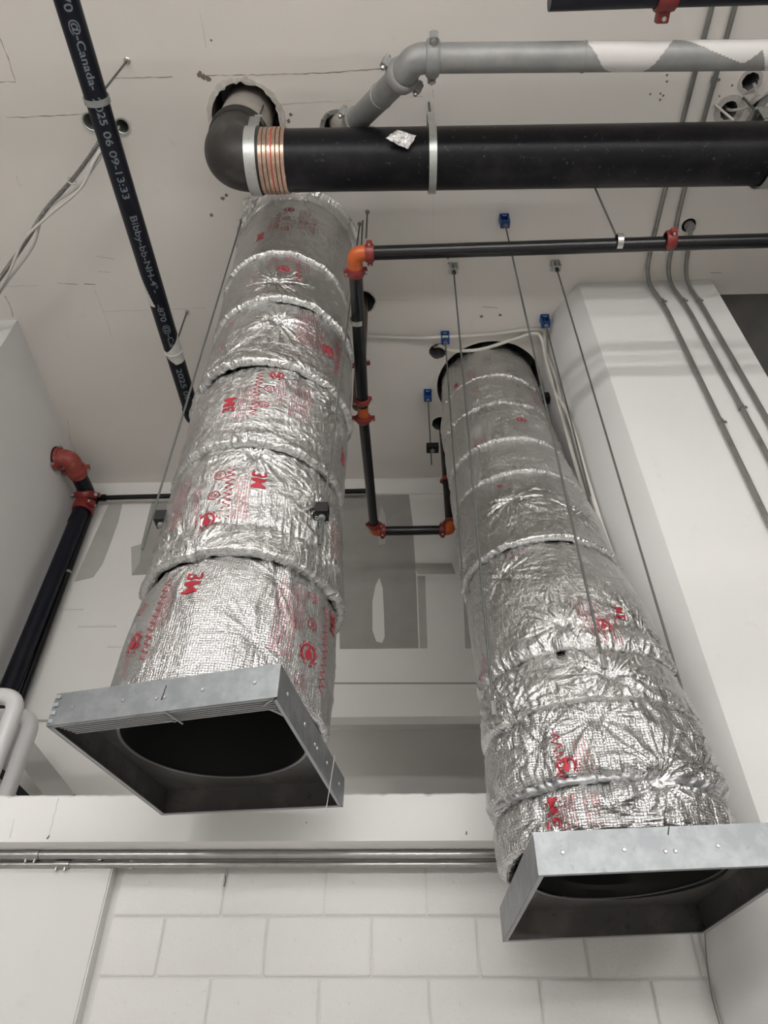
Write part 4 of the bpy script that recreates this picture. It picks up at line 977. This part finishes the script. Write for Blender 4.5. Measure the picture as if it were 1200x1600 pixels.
# ---- steel conduits -------------------------------------------------------------
def conduit(pts, r, m, label, group, nm='conduit', clips=()):
    P = fillet(pts, .16, 10); t = thing(nm, P[-1], label, 'conduit', group)
    MB().sweep(P, r, 16).build('tube', m, t)
    for p, dv in clips:
        b = MB().lathe([(r, -.012), (r+.004, -.012), (r+.004, .012), (r, .012)], p, dv, 16, True); o = b.build('clip', m, t)
        q = Vector(p)+Vector((.022, 0, 0)); MB().box(q, (.022, .012 if dv[2] == 0 else .008, .02)).build('clip_foot', m, o, bevel=.002)
    return t
zc = H-.022; RC = .0135
conduit([(1.640, -3.5, zc), (1.672, 2.05, zc), (1.690, 2.60, zc), (1.745, 2.605, 4.15), (1.752, 2.605, 1.9), (1.76, 2.605, -1.4)], RC, M_cond, 'grey steel conduit on the pilaster, the one nearest the foil duct', 'conduits bending down the pilaster',
        clips=[((1.668, 1.85, zc), (0, 1, 0)), ((1.740, 2.605, 4.20), (0, 0, 1)), ((1.75, 2.605, 2.98), (0, 0, 1)), ((1.648, .98, zc), (0, 1, 0))])
conduit([(1.765, -3.5, zc), (1.792, 2.05, zc), (1.835, 2.60, zc), (1.885, 2.605, 4.15), (1.909, 2.605, 2.7), (1.92, 2.605, -1.4)], RC, M_cond, 'grey steel conduit on the pilaster, between the other two', 'conduits bending down the pilaster',
        clips=[((1.879, 2.605, 4.20), (0, 0, 1)), ((1.90, 2.605, 3.1), (0, 0, 1)), ((1.785, 1.38, zc), (0, 1, 0))])
conduit([(1.90, 2.24, H), (1.90, 2.24, zc-.02), (1.955, 2.60, zc-.02), (1.985, 2.605, 4.15), (2.007, 2.605, 3.0), (2.03, 2.605, -1.4)], RC, M_cond, 'grey steel conduit dropping from a ceiling knob down the pilaster outer side', 'conduits bending down the pilaster',
        clips=[((1.98, 2.605, 4.20), (0, 0, 1))])
kb = thing('conduit_entry', (1.895, 2.235, H-.05), 'small round conduit entry knob on the ceiling beside the red coupling', 'fitting')
MB().lathe([(.001, -.05), (.028, -.048), (.032, -.03), (.032, 0), (.045, 0)], (1.895, 2.235, H), (0, 0, 1), 20).build('knob', M_galvdull, kb)
# pair of horizontal tubes under the header
for i, (yy, zz, rr_, lab, jx) in enumerate(((3.035, .886, .018, 'bright steel tube under the header, upper of the pair', (-1.53, 'c')), (3.045, .852, .012, 'bright steel tube under the header, lower of the pair', (-1.40, 'd')))):
    t = thing('wall_tube', (-1, yy, zz), lab, 'conduit', 'steel tubes under the header')
    MB().sweep([(-4.9, yy-.02, zz), (-1, yy, zz), (1.06, yy+.01, zz)], rr_, 20).build('tube', M_condb, t)
    cp = MB().lathe([(rr_, -.03), (rr_+.004, -.03), (rr_+.004, .03), (rr_, .03)], (jx[0], yy-.003, zz), (1, 0, 0), 20, True).build('coupler', M_condb, t)
    for sx in (-.018, .018): MB().lathe([(.0001, 0), (.005, 0), (.005, .014), (.0001, .014)], (jx[0]+sx, yy-.01, zz-rr_-.014), (0, 0, 1), 6).build('screw', M_bolt, cp)
    MB().box((jx[0]+.28, yy+.01, zz), (.02, .03, rr_*2.3)).build('clip', M_condb, t, bevel=.003)

# ---- cables -----------------------------------------------------------------------
def cable(name, pts, r, m, label, group, n=10, seg=10):
    P = curve(pts, n); o = MB().sweep(P, r, seg).build(name, m, None); return tag(o, label, 'cable', group)
zk_ = H-.02
cable('white_cable', [onZ(560, 524, zk_), onZ(640, 528, zk_), onZ(690, 527, zk_-.03), onZ(760, 523, zk_), onZ(820, 516, zk_), onZ(848, 517, zk_), (XR-.04, 3.05, zk_-.05), (XR-.025, 3.2, 4.2), onX(890, 655, XR-.03), onX(918, 750, XR-.03), onX(950, 850, XR-.03), onX(1010, 1010, XR-.03)], .013, M_cable,
      'white cable crossing the ceiling then dropping down the side wall', 'white cables')
cable('white_cable', [(.26, 3.2, H+.1), onZ(690, 541, zk_-.03), onZ(705, 548, zk_-.02), onZ(750, 546, zk_-.02), onZ(800, 531, zk_-.02), onZ(833, 521, zk_-.03), (XR-.07, 3.02, zk_-.07), (XR-.04, 3.12, 4.25), onX(878, 650, XR-.04), onX(905, 745, XR-.04), onX(930, 830, XR-.04), onX(985, 985, XR-.04)], .013, M_cable,
      'white cable coming out of the round ceiling hole and looping to the side wall', 'white cables')
cable('white_cable', [onZ(848, 532, zk_), (XR-.03, 3.12, zk_-.06), onX(868, 590, XR-.02), onX(884, 660, XR-.02), onX(900, 728, XR-.02), onX(925, 815, XR-.02)], .012, M_cableg,
      'greyish cable lying behind the white cables on the side wall', 'white cables')
bxp = [onZ(175, 190, H+.02), onZ(160, 214, 4.36), onZ(140, 245, 4.28), onZ(112, 282, 4.25), onZ(70, 330, 4.24), onZ(40, 378, 4.24), onZ(0, 435, 4.25), onZ(-60, 520, 4.3)]
def helix(name, pts, r, pitch, m, label, group):
    P = curve(pts, 24); b = MB().sweep(P, r*.8, 8); L = 0; out = []; acc = 0
    for i in range(len(P)-1):
        a, c_ = P[i], P[i+1]; dl = (c_-a).length; t = (c_-a).normalized(); u = Vector((0, 0, 1)).cross(t).normalized(); w = t.cross(u); k = 0
        while acc < dl:
            out.append((a+t*acc, t)); acc += pitch
        acc -= dl
    for p, t in out: b.lathe([(r*.8, -pitch*.3), (r*1.12, 0), (r*.8, pitch*.3)], p, t, 8)
    return tag(b.build(name, m, None), label, 'cable', group)
helix('armored_cable', bxp, .013, .014, M_bx, 'ribbed metal clad cable in the bundle sagging from the ceiling hole', 'cable bundle beside the printed pipe')
off = [Vector(p)+Vector((.022, .02, -.014)) for p in bxp]; off[3] += Vector((.02, .02, 0)); off[5] -= Vector((.03, .03, 0))
cable('white_cable', off, .009, M_cable, 'smooth pale cable strapped along the ribbed metal cable', 'cable bundle beside the printed pipe')
off = [Vector(p)+Vector((.034, .03, .0)) for p in bxp]; off[4] -= Vector((.03, .03, 0))
cable('white_cable', off, .008, M_cableg, 'grey cable beneath the pale one in the sagging bundle', 'cable bundle beside the printed pipe')
p = Vector(onZ(112, 283, 4.235)); tag(MB().lathe([(.026, -.004), (.03, -.004), (.03, .004), (.026, .004)], p, (.6, -.8, 0), 16, True).build('cable_tie', M_cable, None), 'small tie round the sagging cable bundle', 'tie')
# sleeves beside the printed pipe
for x, y, rr_, lab in ((-1.625, 1.53, .040, 'pale metal sleeve in the ceiling beside the printed pipe'), (-1.80, 1.50, .048, 'galvanized sleeve partly behind the printed pipe')):
    tag(MB().lathe([(rr_, -.012), (rr_+.008, -.012), (rr_+.002, .005), (rr_, .18), (rr_-.004, .18), (rr_-.004, -.008)], (x, y, H), (0, 0, 1), 24, True).build('ceiling_sleeve', M_strap, None), lab, 'sleeve')
# ceiling cable holes group near the thick pipe's end
tag(MB().sweep(curve([onZ(1178, 130, H-.03), onZ(1182, 155, H-.05), onZ(1165, 168, H-.05), onZ(1140, 172, H+.0), (1.93, 1.55, H+.12)], 8), .008, 8).build('looped_wire', M_cableg, None), 'thin grey wire looping into the ceiling slots', 'wire')
tag(MB().sweep(curve([onZ(1205, 140, H-.10), onZ(1180, 158, H-.08), (2.05, 1.5, H-.02), (2.08, 1.52, H+.15)], 8), .010, 8).build('looped_wire', M_cableg, None), 'thicker grey wire entering the small ceiling hole', 'wire')
tag(MB().bar(onZ(1200, 150, H-.07), onZ(1170, 190, H-.12), .03, .03).build('support_strut', M_galvdull, None), 'short grey steel strut above the end of the thick pipe', 'strut')
tag(MB().sweep([onZ(1117, 163, H-.005), onZ(1146, 188, H-.10)], .007, 10).build('bent_rod', M_cable, None), 'white painted rod slanting from a ceiling anchor', 'rod')

# ---- threaded rods and hanger boxes -----------------------------------------------
def rod_to(px, py, ex, ey, boxkind, label, group, r=.0052, ye=None):
    c = onZ(px, py, H); X, Y = float(c[0]), float(c[1]); e = onY(ex, ey, Y if ye is None else ye); z0 = float(e[2])
    if ye is None: e = np.array([X, Y, z0])
    t = thing('hanger_rod', e, label, 'hanger rod', group)
    MB().sweep([e, (X, Y, H)], r, 10).build('rod', M_rod, t)
    if boxkind == 'blue':
        b = MB().box((X, Y, H-.012), (.062, .062, .022)).box((X-.026, Y, H-.055), (.008, .05, .075)).box((X+.026, Y, H-.055), (.008, .05, .075)).box((X, Y+.02, H-.055), (.05, .008, .075)).box((X, Y, H-.092), (.060, .05, .018))
        o = b.build('rod_clamp', M_blue, t, bevel=.003)
        MB().lathe([(.009, -.002), (.014, -.002), (.014, .001), (.009, .001)], (X, Y-.026, H-.020), (0, 1, 0), 16, True).build('round_mark', M_bluemark, o)
        MB().lathe([(.0001, -.02), (.014, -.02), (.014, 0)], (X, Y, H-.101), (0, 0, 1), 6).build('nut', M_galvdull, o)
    elif boxkind == 'zinc':
        b = MB().box((X, Y+.02, H-.004), (.06, .085, .008)).box((X-.026, Y+.0, H-.045), (.006, .045, .08)).box((X+.026, Y, H-.045), (.006, .045, .08)).box((X, Y, H-.085), (.058, .045, .006))
        o = b.build('rod_clamp', M_strap, t, bevel=.002)
        MB().lathe([(.0001, -.022), (.014, -.022), (.014, 0)], (X, Y, H-.088), (0, 0, 1), 6).build('nut', M_clamp, o)
        MB().lathe([(.0001, -.012), (.013, -.012), (.013, 0)], (X, Y+.028, H-.010), (0, 0, 1), 6).build('bolt', M_bolt, o)
    else:
        MB().lathe([(.001, -.018), (.010, -.018), (.010, -.006), (.016, 0)], (X, Y, H), (0, 0, 1), 8).build('anchor', M_galvdull, t)
    return t, float(e[0]), float(e[1]), z0
G2 = 'threaded rods carrying the duct beside the pilaster'; G1 = 'threaded rods carrying the duct with the 3-row print'
G1 = 'threaded rods carrying the duct nearer the rails'
def rod_end(t, X, Y, z): MB().lathe([(.0001, 0), (.009, 0), (.009, .05), (.0001, .05)], (X, Y, z), (0, 0, 1), 8).build('end_coupler', M_galvdull, t)
for a in ((787, 340, 945, 1045, 'blue', 'threaded rod from the blue clamp just behind the sprinkler pipe', .0052, 2.12), (708, 414, 772, 1118, 'zinc', 'threaded rod from the zinc clamp above the black pock marks, crossing the foil duct', .0052, 2.24), (867, 410, 1074, 1105, 'zinc', 'threaded rod from the zinc clamp close to the pilaster top corner', .0052, 2.45)):
    t, X, Y, z = rod_to(*a[:6], G2, *a[6:]); rod_end(t, X, Y, z)
rod_to(850, 496, 910, 775, 'blue', 'threaded rod from the blue clamp in the corner by the white cables', G2)
rod_to(695, 522, 722, 888, 'blue', 'threaded rod from the blue clamp crossed by the white cable', G2, .005, 2.60)
t, X, Y, z = rod_to(668, 612, 681, 726, 'blue', 'short threaded rod from the blue clamp above the black bracket', G2)
t, X1, Y1_, za = rod_to(377.5, 345, 249, 858, '', 'threaded rod on the side of the foil duct facing the standpipe', G1, .0048)
t, X2, Y2_, zb = rod_to(562, 350, 500, 851, '', 'threaded rod in front of the foil duct ending at a black bracket', G1, .0048, 2.06)
t, X3, Y3_, zc3 = rod_to(574, 331, 572, 372, '', 'short threaded stub above the orange elbow', 'rod stubs', .0055)
def bracket(px, py, Y, lab, w=.045, sx=1):
    p = Vector(onY(px, py, Y)); t = thing('channel_bracket', p, lab, 'bracket', 'black channel brackets')
    b = MB().box(p+Vector((0, 0, 0)), (w, .06, .006)).box(p+Vector((0, .028, .022)), (w, .005, .05)).box(p+Vector((0, -.028, .022)), (w, .005, .05)).box(p+Vector((0, 0, .045)), (w, .06, .006))
    b.build('channel', M_clamp, t, bevel=.001)
    MB().lathe([(.0001, -.016), (.014, -.016), (.014, 0)], p+Vector((-.0*sx, 0, -.002)), (0, 0, 1), 6).build('nut', M_galvdull, t)
    return t
bracket(503, 806, Y2_, 'black channel bracket at the front of the printed foil duct', .05)
bracket(252, 818, Y1_, 'black channel bracket at the outer side of the printed foil duct', .05)
bracket(676, 703, Y, 'black channel bracket poking out beside the duct under the blue clamp', .09)
p = Vector(onX(853, 622, XR-.03)); t = thing('channel_bracket', p, 'black bracket end wedged between the duct and the side wall', 'bracket', 'black channel brackets'); MB().box(p, (.05, .06, .07)).box(p+Vector((-.03, 0, .0)), (.02, .04, .03)).build('channel', M_clamp, t, bevel=.004)

# ---- guard rails and stair parts on the upper level ---------------------------------
def rail(pts, r, lab):
    return tag(MB().sweep(fillet(pts, .10, 10), r, 24).build('guard_rail', M_rail, None), lab, 'railing', 'white tubular guard rails')
a = Vector(onY(-120, 1090, 3.25)); b = Vector(onY(31, 1088, 3.25)); c_ = Vector((b.x, 3.25, 1.06)); a.y = 3.25; a.z = b.z
rail([a, b, c_], .043, 'white tubular guard rail loop standing on the header ledge, front one')
a = Vector(onY(-60, 1120, 3.55)); b = Vector(onY(54, 1119, 3.55)); c_ = Vector((b.x, 3.55, 1.06)); a.y = 3.55; a.z = b.z
rail([a, b, c_], .042, 'white tubular guard rail loop standing just behind the front one')
tag(MB().bar(onY(36, 1168, 4.35), onY(104, 1256, 4.35), .05, .13).build('stair_stringer', mat('grey_stringer_paint', (.36, .345, .33), .7), None), 'grey slanting stair stringer behind the guard rails', 'stringer')
tag(MB().bar(onY(-10, 1196, 4.2), onY(46, 1252, 4.2), .04, .045).build('stair_rail', M_spr, None), 'thin black slanting bar behind the guard rails', 'bar')
# loose wire and thread
tag(MB().sweep(curve([onY(1101, 1452, 3.0), onY(1104, 1500, 3.05), onY(1112, 1555, 3.08), onY(1127, 1612, 3.09), onY(1140, 1680, 3.09)], 8), .0022, 6).build('hanging_wire', M_bx, None), 'thin dark wire hanging from the low duct frame down the wall corner', 'wire')
tag(MB().sweep(curve([onY(523, 1180, 2.20), onY(516, 1225, 2.25), onY(509, 1268, 2.28)], 8), .0012, 6).build('loose_thread', M_string, None), 'pale loose thread dangling over the frame corner', 'thread')

# ================================================================== ROOM LAMPS (above and behind the viewpoint)
def lamp(x, y, z, L, strength, lab):
    t = thing('strip_lamp', (x, y, z), lab, 'lamp', 'strip lamps behind the viewpoint')
    MB().box((x, y, z+.075), (L, .13, .05)).build('housing', M_fixture, t)
    m = bpy.data.materials.get('lamp_glow_%d' % int(strength))
    if not m:
        m = bpy.data.materials.new('lamp_glow_%d' % int(strength)); m.use_nodes = True; N = m.node_tree.nodes; e = N.new('ShaderNodeEmission'); e.inputs[0].default_value = (1.0, .985, .96, 1); e.inputs[1].default_value = strength
        m.node_tree.links.new(e.outputs[0], N['Material Output'].inputs[0])
    MB().sweep([(x-L/2, y, z), (x+L/2, y, z)], .04, 12).build('glowing_tube', m, t)
    for sx in (-1, 1): MB().bar((x+sx*(L/2+.01), y, z), (x+sx*(L/2+.03), y, z), .09, .09).build('end_cap', M_fixture, t)
    for sx in (-1, 1): MB().sweep([(x+sx*(L/2+.02), y, z), (x+sx*(L/2+.02), y, H)], .004, 6).build('suspension_wire', M_rod, t)
for q in LAMP_ROWS: lamp(*q)
